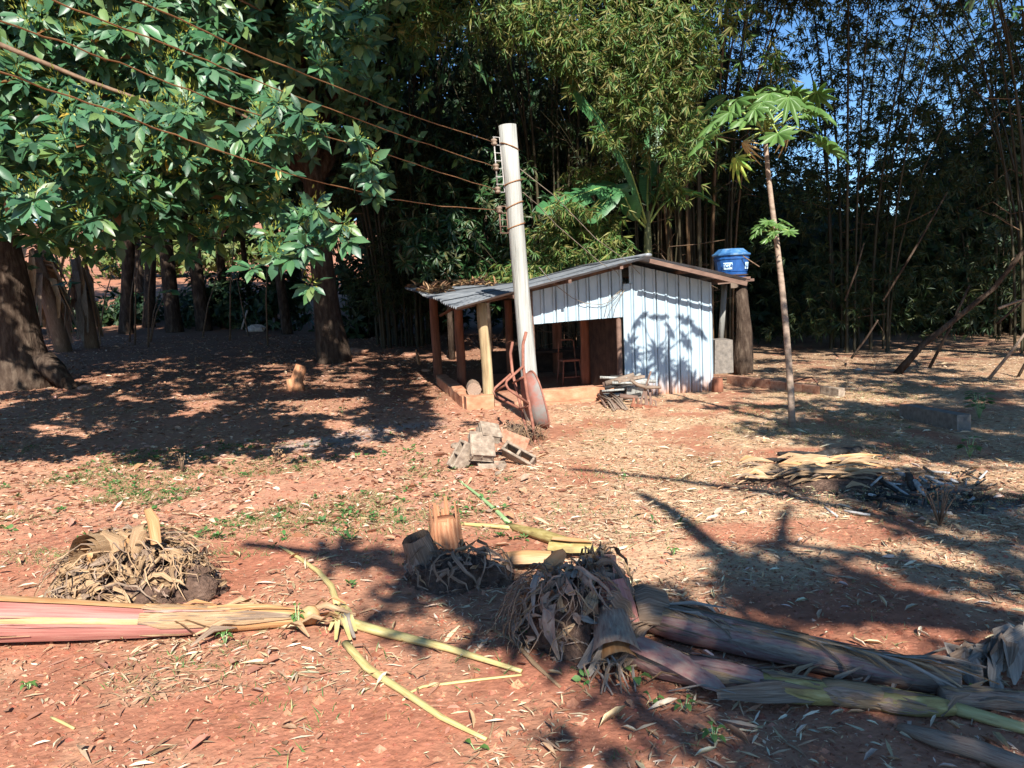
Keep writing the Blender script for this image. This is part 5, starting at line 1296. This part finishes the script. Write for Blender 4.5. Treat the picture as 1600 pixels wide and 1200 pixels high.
# upper right fallen stem
random.seed(31)
r2 = [.075, .082, .078, .074, .068, .062, .052]
pa = stem_path([(1015, 985), (1060, 1000), (1150, 1020), (1260, 1046), (1360, 1066), (1440, 1080), (1500, 1090)], r2)
f2_ = thing('fallen_banana_stem', 'thick purple brown banana stem fallen behind the lower one', 'banana stem', pa[0] - Vector((0, 0, .11)))
put('core', Geo().tube(pa, r2, 16, wob=.12), M_brownstem, f2_)
put('sheath', Geo().arc(pa[:6], [r * 1.05 for r in r2[:6]], .35, 1.9, 8, rag=.05, taper=.5), M_purple, f2_)
put('sheath', Geo().arc(pa[:4], [r * 1.09 for r in r2[:4]], 1.4, 2.3, 6, rag=.04, taper=.4), M_purple, f2_)
put('sheath', Geo().arc(pa[:4], [r * 1.09 for r in r2[:4]], -.9, .45, 7, rag=.07, taper=.5), M_sheathd, f2_)
for k in range(9):
    i = random.randrange(0, 4); a0 = random.uniform(-1, 1.6)
    put('sheath', Geo().arc(pa[i:i + 3], [r * random.uniform(1.06, 1.15) for r in r2[i:i + 3]], a0, a0 + random.uniform(.2, .7), 5, rag=.09, taper=.6), random.choice([M_sheathd, M_brownstem, M_purple, M_sheath]), f2_)
put('sheath', Geo().arc(pa[2:], [r * 1.07 for r in r2[2:]], -.5, .75, 7, rag=.08, taper=.7), M_sheath, f2_)
put('cut_end', Geo().arc([pa[0] + Vector((.05, 0, 0)), pa[0] + Vector((-.06, -.02, .03)), pa[0] + Vector((-.1, -.03, .03))], [.13, .15, .12], -1.6, 3.4, 16, rag=.14), M_sheathd, f2_)
for k in range(46):
    i = random.randrange(0, 5); p = pa[i].lerp(pa[i + 1], random.random()) + Vector((0, -.06, .09)); a_ = random.uniform(-.9, .3)
    L_ = random.uniform(.12, .4); e = p + Vector((math.cos(a_) * L_, math.sin(a_) * L_ * .7 - .05, -random.uniform(.02, .15)))
    put('dry_strip', Geo().ribbon([p, p.lerp(e, .5) + Vector((0, 0, .02)), e], [.006, .01, .003], curl=.4, twist=random.uniform(-2, 2)), random.choice([M_sheath, M_sheathd, M_greyleaf]), f2_)
# lower right fallen stem in overlapping lengths
random.seed(32)
segs = [([(985, 1035), (1040, 1060), (1110, 1078)], [.066, .07, .058], M_purple), ([(1080, 1068), (1150, 1082), (1225, 1094)], [.066, .062, .048], M_purple), ([(1190, 1088), (1250, 1098), (1315, 1104)], [.055, .054, .04], M_olive), ([(1285, 1098), (1345, 1106), (1405, 1112)], [.05, .052, .04], M_sheath), ([(1370, 1108), (1430, 1118), (1490, 1120)], [.046, .044, .034], M_olive), ([(1470, 1106), (1540, 1108), (1640, 1116)], [.045, .045, .04], M_brownstem)]
f3 = thing('fallen_banana_stem', 'jointed purple and olive banana stem fallen in front of the thick one', 'banana stem', G(1100, 1085))
for px_, r_, m_ in segs:
    pth = stem_path(px_, r_); mid_ = [pth[0].lerp(pth[1], .5), pth[1].lerp(pth[2], .5)]
    put('joint', Geo().tube([pth[0], mid_[0], pth[1], mid_[1], pth[2]], [r_[0] * .95, r_[0] * 1.06, r_[1], r_[1] * .9, r_[2] * .8], 14, wob=.13), m_, f3)
    for k in range(7):
        a0 = random.uniform(-1, 1.5)
        put('sheath', Geo().arc([pth[0], mid_[0], pth[1], mid_[1]], [r_[0] * 1.06, r_[0] * 1.1, r_[1] * 1.06, r_[1] * 1.0], a0, a0 + random.uniform(.3, .9), 4, rag=.1, taper=.6), random.choice([M_sheathd, M_brownstem, M_sheath, m_]), f3)
put('torn_flap', Geo().ribbon([P(990, 1000, 3.35), P(1050, 1025, 3.2), P(1110, 1062, 3.08), P(1135, 1080, 3.05)], [.05, .055, .045, .015], nrm=(.1, -.5, .9), curl=-.25), M_purple, f3)
put('torn_flap', Geo().ribbon([P(1120, 1085, 3.0), P(1190, 1085, 2.98), P(1260, 1082, 3.0), P(1300, 1075, 3.02)], [.02, .045, .05, .02], nrm=(0, -.6, .8), curl=.3), M_sheathd, f3)
for k in range(26):
    px = random.uniform(1000, 1500); g_ = G(px, 1060 + (px - 1000) * .09 + random.uniform(0, 25), .02); a_ = random.uniform(-.7, .7); L_ = random.uniform(.1, .35)
    e = g_ + Vector((math.cos(a_) * L_, math.sin(a_) * L_, random.uniform(0, .1)))
    put('dry_strip', Geo().ribbon([g_, g_.lerp(e, .5) + Vector((0, 0, .03)), e], [.006, .011, .003], curl=.4, twist=random.uniform(-2, 2)), random.choice([M_sheath, M_sheathd, M_greyleaf]), f3)
def stalk(label, pxs, r, mat, extra=None, name='banana_stalk', n=8, flat=.75):
    rr_ = r if hasattr(r, '__len__') else [r] * len(pxs)
    pth = stem_path(pxs, [q * .8 for q in rr_])
    fin = []; fr_ = []
    for i in range(len(pth) - 1):
        for k in range(3): fin.append(pth[i].lerp(pth[i + 1], k / 3)); fr_.append(rr_[i] + (rr_[i + 1] - rr_[i]) * k / 3)
    fin.append(pth[-1]); fr_.append(rr_[-1])
    fin = [Vector((p.x, p.y, max(p.z, float(TH(p.x, p.y)) + q * .6))) for p, q in zip(fin, fr_)]
    o = put(name, Geo().tube(fin, fr_, n, wob=.06, flat=flat, up=(0, 0, 1)), mat)
    return tag(o, label, 'stalk', 'cut banana leaf stalks on the ground')
stalk('long yellow stalk pointing right from the tip of the pink stem', [(528, 975), (600, 995), (700, 1018), (815, 1052)], [.034, .03, .022, .012], M_yellow)
stalk('yellow stalk running down towards the bottom of the picture', [(540, 1010), (575, 1050), (630, 1085), (690, 1125), (760, 1158)], [.022, .022, .018, .015, .009], M_yellow)
stalk('curved dry stalk reaching back from the tip of the pink stem', [(527, 948), (518, 920), (498, 897), (470, 876), (437, 855)], [.02, .02, .018, .015, .01], M_yellow)
stalk('short twig crossing the curved dry stalk', [(468, 877), (490, 871), (512, 864)], [.009, .008, .006], M_sheath)
stalk('thin pale stalk lying between the two long yellow ones', [(632, 1088), (660, 1075), (740, 1065), (815, 1056)], [.006, .008, .008, .006], M_yellow)
stalk('thin brown stalk left of the large shaggy stump', [(770, 985), (805, 1005), (835, 1040), (876, 1076)], [.007, .011, .012, .007], M_sheath)
stalk('green stalk lying behind the red stump', [(712, 748), (750, 778), (775, 800), (795, 820)], [.01, .016, .018, .02], M_green)
stalk('yellow stalk level behind the red stump', [(715, 820), (755, 824), (800, 828)], [.014, .02, .022], M_yellow)
stalk('withered olive stem end behind the large shaggy stump', [(795, 826), (840, 842), (885, 858), (935, 868)], [.03, .05, .055, .03], M_olive)
stalk('bright yellow stalk at the right edge', [(1475, 1112), (1540, 1130), (1620, 1152)], [.034, .03, .025], M_yellow)
stalk('pale green stalk above the bright yellow one', [(1490, 1098), (1550, 1104), (1620, 1108)], [.03, .026, .024], M_green)
stalk('yellow green stalk at the right edge above the pale green one', [(1480, 1090), (1550, 1090), (1625, 1092)], [.02, .02, .018], M_yellow)
stalk('grey brown branch half sunk in the bottom right earth', [(1405, 1142), (1460, 1166), (1520, 1184), (1600, 1212)], [.02, .04, .045, .04], M_brownstem)
stalk('pale stick on the bare earth at bottom left', [(80, 1122), (98, 1131), (116, 1140)], [.006, .008, .006], M_yellow)
stalk('short twig bending up at the bottom centre', [(765, 1155), (770, 1135), (772, 1118)], [.004, .005, .004], M_sheath)
# orange sheaths behind the large stump
random.seed(33)
os_ = thing('orange_sheath', 'short curled orange banana sheath between the stumps', 'sheath', G(825, 893))
pth = stem_path([(792, 892), (825, 892), (862, 890)], [.06, .065, .06])
put('outer', Geo().arc(pth, [.06, .07, .06], -1.3, 1.5, 8, rag=.05), M_orange, os_)
put('inner', Geo().arc(pth, [.045, .055, .045], -1.7, .5, 8, rag=.05), M_sheath, os_)
os_ = thing('orange_sheath', 'dark edged curled sheath just behind the large shaggy stump', 'sheath', G(900, 880))
pth = stem_path([(862, 870), (895, 874), (925, 872)], [.06, .06, .05])
put('outer', Geo().arc(pth, [.06, .065, .05], -1.3, 1.5, 8, rag=.08), M_olive, os_)
put('inner', Geo().ribbon([p + Vector((0, -.02, .06)) for p in pth], [.03, .04, .02], curl=.5), M_orange, os_)
# the pink stem at the left edge
random.seed(34)
pk = [(-90, 1010), (0, 1003), (120, 1000), (230, 996), (330, 990), (420, 982), (495, 975)]
r1 = [.125, .12, .105, .085, .07, .06, .035]
pp_ = stem_path(pk, r1)
f1_ = thing('fallen_banana_stem', 'peeled pink and orange banana stem lying in from the left edge', 'banana stem', pp_[1] - Vector((0, 0, .12)))
put('core', Geo().tube(pp_, [r * .93 for r in r1], 16, wob=.02), M_orange, f1_)
put('sheath', Geo().arc(pp_[:5], [r * 1.0 for r in r1[:5]], .28, 1.02, 8), M_pink, f1_)
put('sheath', Geo().arc(pp_[:6], [r * 1.07 for r in r1[:6]], -.8, .3, 8, rag=.015), M_orange, f1_)
put('sheath', Geo().arc(pp_[:5], [r * 1.09 for r in r1[:5]], 1.0, 2.2, 9, rag=.015), M_pink, f1_)
put('sheath', Geo().arc(pp_[:4], [r * 1.12 for r in r1[:4]], 1.02, 1.3, 4, rag=.02), M_orange, f1_)
put('sheath', Geo().arc(pp_[3:], [r * 1.12 for r in r1[3:]], -1.2, .7, 8, rag=.1, taper=.5), M_orange, f1_)
for k in range(9):
    i = random.randrange(3, 5); a0 = random.uniform(-.3, 1.3)
    put('sheath', Geo().arc(pp_[i:i + 3], [r * random.uniform(1.1, 1.25) for r in r1[i:i + 3]], a0, a0 + random.uniform(.3, .8), 6, rag=.14, taper=.6), random.choice([M_sheath, M_orange, M_sheath, M_sheathd]), f1_)
for k in range(12):
    i = random.randrange(0, 4); a0 = random.uniform(-.5, 1.9)
    put('sheath', Geo().arc([pp_[i].lerp(pp_[i + 1], random.uniform(0, .3)), pp_[i].lerp(pp_[i + 1], .6), pp_[i + 1].lerp(pp_[i + 2], random.uniform(0, .6))], [r1[i] * random.uniform(1.1, 1.15)] * 2 + [r1[i + 1] * 1.12], a0, a0 + random.uniform(.04, .16), 3, rag=.05, taper=.5), random.choice([M_sheath, M_orange, M_pink, M_purple]), f1_)
put('fruit_knob', lump(pp_[-1] + Vector((-.03, -.03, .03)), .05, M_orange, 41, (1.2, 1, 1)), M_orange, f1_)
for k in range(34):
    px = random.uniform(240, 520); g_ = G(px, random.uniform(960, 1000), .05); a_ = random.uniform(-.8, .8) + (3.14 if random.random() < .4 else 0); L_ = random.uniform(.1, .35)
    e = g_ + Vector((math.cos(a_) * L_, math.sin(a_) * L_ * .6 - .06, random.uniform(-.04, .04))); e.z = max(e.z, .015)
    put('dry_strip', Geo().ribbon([g_, g_.lerp(e, .5) + Vector((0, 0, .04)), e], [.008, .02, .004], curl=.5, twist=random.uniform(-1.5, 1.5)), random.choice([M_sheath, M_sheathd, M_sheath, M_orange]), f1_)
for k in range(7):
    p = G(535 + random.uniform(-12, 10), 962 + random.uniform(-6, 6), .05); e = G(540 + random.uniform(-25, 22), 1000 + random.uniform(-15, 12), .03)
    put('dry_strip', Geo().ribbon([p, p.lerp(e, .5) + Vector((0, 0, .03)), e], [.01, .016, .008], curl=.5), random.choice([M_greyleaf, M_yellow, M_sheath]), f1_)
# grey dead leaf with withered blades at the right edge
random.seed(35)
gl = thing('dead_banana_leaf', 'grey withered banana leaf lying in from the right edge', 'leaf', G(1490, 1085))
Yg = G(1490, 1085).y
put('midrib', Geo().tube([G(1476, 1085, .02), P(1486, 1054, Yg + .02), P(1540, 1018, Yg + .12), P(1600, 985, Yg + .25), P(1680, 950, Yg + .4)], [.016, .02, .026, .032, .035], 8), M_greyleaf, gl)
put('side_rib', Geo().tube([G(1430, 1040, .03), P(1475, 1013, Yg + .25), P(1510, 1022, Yg + .2)], [.006, .007, .005], 6), M_greyleaf, gl)
for k in range(34):
    q = random.random(); p = P(1500 + 110 * q, 1045 - 60 * q, Yg + .05 + .2 * q); e = G(1480 + 120 * q + random.uniform(-30, 40), 1062 + random.uniform(-15, 40) - 20 * q, random.uniform(.01, .08))
    m_ = p.lerp(e, .5) + Vector((random.uniform(-.05, .05), 0, .04))
    put('blade', Geo().ribbon([p, p.lerp(m_, .5) + Vector((0, 0, .02)), m_, m_.lerp(e, .6), e], [.01, .035, .045, .035, .008], nrm=(random.uniform(-.5, .5), -.7, .6), curl=random.uniform(-.5, .9), twist=random.uniform(-1.2, 1.2)), random.choice([M_greyleaf, M_greyleaf, M_sheathd]), gl)

# ------------------------------------------------------------------ the burnt heap on the right
random.seed(36)
bh = thing('burnt_heap', 'burnt heap of pale banana sheaths and charred wood on ash', 'burnt heap', G(1290, 765))
for k in range(80):
    px = random.uniform(1150, 1325); py = 742 + random.uniform(-14, 22) + (px - 1240) * .03
    p = G(px, py, random.uniform(.01, .1)); a_ = random.uniform(-.5, .5); L_ = random.uniform(.15, .6)
    e = p + Vector((math.cos(a_) * L_, math.sin(a_) * L_ * .6, random.uniform(-.05, .06))); e.z = max(e.z, .015)
    put('pale_sheath', Geo().ribbon([p, p.lerp(e, .33) + Vector((0, 0, .04)), p.lerp(e, .66) + Vector((0, 0, .03)), e], [.006, random.uniform(.008, .028), random.uniform(.008, .026), .005], nrm=(random.uniform(-.5, .5), -.6, .8), curl=random.uniform(-.3, .7), twist=random.uniform(-.5, .5)), random.choice([M_sheath, M_orange, M_sheath, M_sheathd]), bh)
c = G(1310, 765, .05)
put('mound', Geo().dome(G(1300, 752), .6, .34, .07, 22, 6, .4, 6), M_core, bh)
for a, b, r, m_ in [((1215, 712), (1300, 716), .05, M_char), ((1270, 716), (1345, 706), .07, M_char), ((1330, 712), (1352, 702), .06, M_char), ((1395, 738), (1416, 746), .04, M_ash), ((1422, 752), (1446, 776), .045, M_ash), ((1418, 740), (1426, 768), .05, M_char), ((1385, 733), (1396, 742), .035, M_orange), ((1360, 745), (1400, 770), .03, M_char), ((1360, 775), (1430, 790), .025, M_char), ((1378, 752), (1420, 775), .02, M_ash), ((1180, 722), (1260, 722), .035, M_char)]:
    r *= .62
    pa_, pb_ = G(*a, r * .6), G(*b, r * .6)
    put('charred_log', Geo().tube([pa_, pa_.lerp(pb_, .35) + Vector((0, 0, .012)), pa_.lerp(pb_, .7), pb_], [r * .7, r, r * .9, r * .5], 9, wob=.4), m_, bh)
for k in range(70):
    px = random.uniform(1300, 1540); py = random.uniform(740, 810); p = G(px, py, .012); a_ = random.uniform(0, 6.28); L_ = random.uniform(.05, .2)
    e = p + Vector((math.cos(a_) * L_, math.sin(a_) * L_, random.uniform(0, .05)))
    put('charred_bit', Geo().tube([p, e], random.uniform(.005, .014), 5, wob=.4), random.choice([M_char, M_ash, M_char, M_sheathd]), bh)
# two dry weeds with seed heads
def dry_weed(label, base, h, n, name='dry_weed'):
    o = thing(name, label, 'weed', base)
    for k in range(n):
        a_ = random.uniform(0, 6.28); s_ = random.uniform(.15, .45) * h
        tip = base + Vector((math.cos(a_) * s_, math.sin(a_) * s_, h * random.uniform(.6, 1)))
        put('stem', Geo().tube([base, base.lerp(tip, .5) + Vector((0, 0, .06 * h)), tip], [.006, .005, .003], 5), M_twig, o)
        for j in range(5):
            c = tip + Vector((random.gauss(0, .03), random.gauss(0, .03), random.gauss(0, .03))) * (h / .25)
            put('seed_head', lump(c, .008, M_sheath, j, (1, 1, 1)), random.choice([M_sheath, M_twig]), o)
    return o
dry_weed('branching dry weed in front of the burnt heap', G(1468, 822), .3, 9)
dry_weed('small dry weed left of the ash at the shade edge', G(285, 740), .22, 5)
dry_weed('small dry weed just right of the other one at the shade edge', G(430, 722), .16, 5)
dry_weed('little dried weed inside the ash right of the burnt heap', G(1530, 785), .1, 4)
wd = thing('wheelbarrow_weeds', 'dry bushy weeds growing round the nose of the wheelbarrow', 'weeds', G(825, 690))
for k in range(110):
    b = G(814 + random.uniform(-22, 34), 692 + random.uniform(-10, 6)); h_ = random.uniform(.08, .3)
    put('stem', Geo().tube([b, b + Vector((random.gauss(0, .05), random.gauss(0, .04), h_ * .6)), b + Vector((random.gauss(0, .09), random.gauss(0, .05), h_))], [.005, .004, .002], 4), random.choice([M_twig, M_sheath, M_sheathd]), wd)
# green seedlings
def seedling(label, px, py, n, s_, up=.1):
    b = G(px, py); o = thing('seedling', label, 'seedling', b, 'small green seedlings')
    for k in range(n):
        a_ = k * 2.4 + random.uniform(-.3, .3); hh = up * random.uniform(.5, 1.1); tip = b + Vector((math.cos(a_) * s_ * .5, math.sin(a_) * s_ * .5, hh))
        put('stem', Geo().tube([b, tip], .002, 4), M_green, o)
        e = tip + Vector((math.cos(a_) * s_, math.sin(a_) * s_, -.01))
        put('leaf', Geo().ribbon([tip, tip.lerp(e, .35) + Vector((0, 0, .01)), tip.lerp(e, .7) + Vector((0, 0, .008)), e], [.004, s_ * .33, s_ * .3, .002], curl=.2), M_papaya, o)
for a in [('two leaved seedling left of the large shaggy stump', 832, 1004, 3, .05, .05), ('seedling at the foot of the open sheath roll', 992, 1072, 3, .05, .06), ('seedling on the red earth at the lower centre right', 1070, 1112, 5, .035, .05), ('seedling near the bottom edge right of centre', 1115, 1160, 7, .035, .06), ('seedling below the knob of the pink stem', 352, 1008, 6, .03, .07), ('seedling on the bare earth near bottom centre', 742, 1172, 2, .04, .02), ('leafy seedling at the tip of the pink stem', 465, 985, 9, .03, .14), ('seedling just right of the seedling by the roll', 1020, 1102, 3, .035, .05), ('seedling in the straw at the left edge', 45, 1078, 7, .03, .04), ('bright tuft in the shade below the red stump', 535, 646, 9, .05, .1), ('leafy weed beside the dark concrete beam', 1530, 655, 26, .12, .3), ('dark weed in the grass at the right', 1515, 715, 14, .08, .18), ('upright green blade by the bright yellow stalk', 1502, 1095, 2, .05, .1), ('weed on the straw right of the green stalk', 1052, 868, 6, .03, .05)]:
    seedling(*a)

# ------------------------------------------------------------------ loose litter and grass: nobody could count it
def scatter(n, ymin, ymax, power=1.0):
    """denser near the viewer"""
    u = RNG.random(n); y = ymin * (ymax / ymin) ** u if power == 2 else ymin + (ymax - ymin) * u
    x = (RNG.random(n) * 2 - 1) * (.74 * y + 1.2)
    return x, y
# straw: narrow dry bamboo leaves and grass stems
n = 300000
x, y = scatter(n, 2.0, 19)
dens = straw_amount(x, y) * (1 - .85 * bare(x, y)); dens = np.where((x < -1) & (y > 10.5), .25, dens)
dens *= (1 - .75 * np.maximum(ash_right(x, y), ash_left(x, y)))
pxs, pys = proj(np.stack([x, y, TH0(x, y)], 1))
dens *= np.where(pys > 840, np.clip((fbm(x * 2.6 + 5, y * 2.6, 4) - .36) * 7, .22, 1.4), 1)
inhut = ((x - HL.x) * HX.x + (y - HL.y) * HX.y > -.3) & ((x - HL.x) * HX.x + (y - HL.y) * HX.y < 4.0) & ((x - HL.x) * HY.x + (y - HL.y) * HY.y > -.35) & ((x - HL.x) * HY.x + (y - HL.y) * HY.y < 4.2)
k = (RNG.random(n) < dens) & ~inhut
x, y = x[k], y[k]; n = len(x)
p = np.stack([x, y, TH(x, y) + RNG.uniform(.002, .02, n)], 1)
th = RNG.random(n) * 6.283
d = np.stack([np.cos(th), np.sin(th), RNG.normal(0, .12, n)], 1)
L = np.exp(RNG.normal(math.log(.044), .5, n)); W = L * RNG.uniform(.025, .075, n) + .001
lt = np.clip(y / 14, 0, 1)
V, F, C = leafcloud(p, d, np.tile([0, 0, 1.], (n, 1)) + .35 * RNG.normal(size=(n, 3)), L, W, T_STRAW, mixcol(n, [(.62, .49, .32), (.5, .37, .22), (.7, .59, .42), (.33, .2, .12), (.5, .36, .22), (.38, .2, .125), (.3, .17, .1)], .28))
tag(put('straw_litter', (V, F), M_litter, cols=C, kind='stuff', base=(0, 0, 0)), 'pale dry bamboo straw strewn over the red earth', 'straw')
# chaff: tiny pale chips
n = 60000
x, y = scatter(n, 2.0, 8)
k = RNG.random(n) < np.clip(.25 + straw_amount(x, y) - .4 * bare(x, y), .08, 1); x, y = x[k], y[k]; n = len(x)
p = np.stack([x, y, TH(x, y) + .002], 1); th = RNG.random(n) * 6.283; L = np.exp(RNG.normal(math.log(.016), .4, n))
V, F, C = leafcloud(p, np.stack([np.cos(th), np.sin(th), RNG.normal(0, .2, n)], 1), np.tile([0, 0, 1.], (n, 1)) + .4 * RNG.normal(size=(n, 3)), L, L * RNG.uniform(.08, .3, n), T_DIA, mixcol(n, [(.55, .38, .24), (.6, .47, .31), (.4, .2, .12), (.3, .15, .09), (.48, .28, .17)], .25))
tag(put('chaff', (V, F), M_litter, cols=C, kind='stuff', base=(0, 0, 0)), 'fine dry chaff and leaf crumbs on the earth', 'chaff')
# bigger curled husks
n = 2600
x, y = scatter(n, 2.1, 10)
pxs, pys = proj(np.stack([x, y, TH0(x, y)], 1))
k = (RNG.random(n) < .08 + .35 * straw_amount(x, y) * (1 - .6 * bare(x, y)) + .5 * np.clip((pxs - 860) / 200, 0, 1) * np.clip((pys - 900) / 60, 0, 1)); x, y = x[k], y[k]; n = len(x)
p = np.stack([x, y, TH(x, y) + RNG.uniform(.004, .02, n)], 1); th = RNG.random(n) * 6.283
L = np.exp(RNG.normal(math.log(.075), .35, n))
V, F, C = leafcloud(p, np.stack([np.cos(th), np.sin(th), RNG.normal(0, .1, n)], 1), np.tile([0, 0, 1.], (n, 1)) + .5 * RNG.normal(size=(n, 3)), L, L * RNG.uniform(.05, .14, n), T_CURL, mixcol(n, [(.68, .56, .4), (.6, .45, .28), (.72, .63, .48), (.5, .33, .2)], .2))
tag(put('husk_litter', (V, F), M_litter, cols=C, kind='stuff', base=(0, 0, 0)), 'larger curled pale husks lying on the straw', 'husks')
# broad fallen leaves, reddish, thick on the left and middle
n = 55000
x, y = scatter(n, 2.2, 26)
px, py = proj(np.stack([x, y, TH0(x, y)], 1))
dens = .1 + .9 * np.clip((900 - px) / 250, 0, 1) * np.clip((860 - py) / 60, 0, 1)
dens = np.where(py > 860, .05 + .08 * (px < 500), dens) * (1 - .7 * bare(x, y)) * np.where(px > 1000, .35, 1)
inhut = ((x - HL.x) * HX.x + (y - HL.y) * HX.y > -.3) & ((x - HL.x) * HX.x + (y - HL.y) * HX.y < 4.0) & ((x - HL.x) * HY.x + (y - HL.y) * HY.y > -.35) & ((x - HL.x) * HY.x + (y - HL.y) * HY.y < 4.2)
k = (RNG.random(n) < dens) & ~inhut; x, y = x[k], y[k]; n = len(x)
p = np.stack([x, y, TH(x, y) + RNG.uniform(-.006, .016, n)], 1); th = RNG.random(n) * 6.283
L = np.exp(RNG.normal(math.log(.052), .38, n))
V, F, C = leafcloud(p, np.stack([np.cos(th), np.sin(th), RNG.normal(0, .15, n)], 1), np.tile([0, 0, 1.], (n, 1)) + .4 * RNG.normal(size=(n, 3)), L, L * RNG.uniform(.18, .32, n), T_CURL, mixcol(n, [(.45, .25, .17), (.5, .31, .22), (.36, .18, .115), (.56, .4, .29), (.27, .135, .085), (.47, .26, .15)], .3))
tag(put('leaf_litter', (V, F), M_litter, cols=C, kind='stuff', base=(0, 0, 0)), 'reddish brown fallen leaves strewn over the earth', 'leaves')
# grass: thin green and straw coloured blades in patches
n = 150000
x, y = scatter(n, 2.6, 14)
px, py = proj(np.stack([x, y, TH0(x, y)], 1))
patch = np.clip((fbm(x * 1.1 + 3, y * 1.1 + 30, 4) - .44) * 6, 0, 1)
dg = patch * np.clip((850 - py) / 60, 0, 1) * np.clip((py - 690) / 60, 0, 1) * np.clip((800 - px) / 200, .12, 1) * 1.5
dg = np.maximum(dg, patch * .5 * (px < 420) * (py > 860) * (py < 1080))
dg = np.maximum(dg, patch * .55 * (px > 1050) * (py < 720) * (py > 600))
dg = np.maximum(dg, .05 * patch)
k = (RNG.random(n) < dg); x, y = x[k], y[k]; px = px[k]; py = py[k]; n = len(x)
rep = 3
x = np.repeat(x, rep) + RNG.normal(0, .015, n * rep); y = np.repeat(y, rep) + RNG.normal(0, .015, n * rep); px = np.repeat(px, rep); n *= rep
p = np.stack([x, y, TH(x, y) - .003], 1); th = RNG.random(n) * 6.283
d = np.stack([np.cos(th) * .8, np.sin(th) * .8, RNG.uniform(.25, 1, n)], 1)
c = mixcol(n, [(.11, .19, .055), (.16, .23, .07), (.28, .26, .12), (.4, .33, .18), (.08, .17, .045), (.1, .2, .06)], .25)
right = (px > 1000)[:, None]; c = np.where(right, c * .5 + np.array([.36, .29, .16]) * .5, c)
V, F, C = leafcloud(p, d, np.tile([0, 0, 1.], (n, 1)) + .3 * RNG.normal(size=(n, 3)), RNG.uniform(.025, .075, n), RNG.uniform(.0014, .0034, n), T_BLADE, c)
tag(put('grass', (V, F), M_grass, cols=C, kind='stuff', base=(0, 0, 0)), 'thin patchy grass growing through the litter', 'grass')
# low broad-leaved weeds between the litter on the left
n = 2600
x, y = scatter(n, 3.2, 10)
px, py = proj(np.stack([x, y, TH0(x, y)], 1))
k = (RNG.random(n) < np.clip((fbm(x * 1.1 + 3, y * 1.1 + 30, 4) - .4) * 5, .02, 1) * np.where((py > 690) & (py < 850) & (px < 820), .75, .05)); x, y = x[k], y[k]; n = len(x)
a = rosettes(np.stack([x, y, TH(x, y) + .012], 1), np.tile([0, 0, 1.], (n, 1)) + .2 * RNG.normal(size=(n, 3)), 7, .042, [(.07, .17, .045), (.1, .2, .06), (.06, .14, .04)], T_AVO, spread=(35, 90), droop=.05, wfac=.3)
V, F, C = leafcloud(*a[:5], T_AVO, a[5])
tag(put('ground_weeds', (V, F), M_grass, cols=C, kind='stuff', base=(0, 0, 0)), 'low green weeds scattered among the fallen leaves', 'weeds')
# pebbles and clods of earth
n = 42000
x, y = scatter(n, 2.0, 8)
s_ = np.exp(RNG.normal(math.log(.0062), .55, n))
octv = np.array([(1, 0, 0), (0, 1, 0), (-1, 0, 0), (0, -1, 0), (0, 0, .7), (0, 0, -.5)], float); octf = np.array([(0, 1, 4), (1, 2, 4), (2, 3, 4), (3, 0, 4), (1, 0, 5), (2, 1, 5), (3, 2, 5), (0, 3, 5)])
V = (np.stack([x, y, TH(x, y)], 1)[:, None] + octv[None] * s_[:, None, None] * RNG.uniform(.6, 1.3, (n, 6, 1))).reshape(-1, 3)
F = (octf[None] + (np.arange(n) * 6)[:, None, None]).reshape(-1, 3)
tag(put('clods', (V, F), M_ground, cols=np.repeat(mixcol(n, [(.33, .135, .085), (.25, .095, .058), (.38, .18, .115), (.2, .08, .05)]), 6, 0), kind='stuff', base=(0, 0, 0), smooth=False), 'crumbs of red earth on the ground', 'earth crumbs')

for o in SC.objects:
    if o.parent is None and o.get('category') and not o.get('kind'): o['kind'] = 'thing'
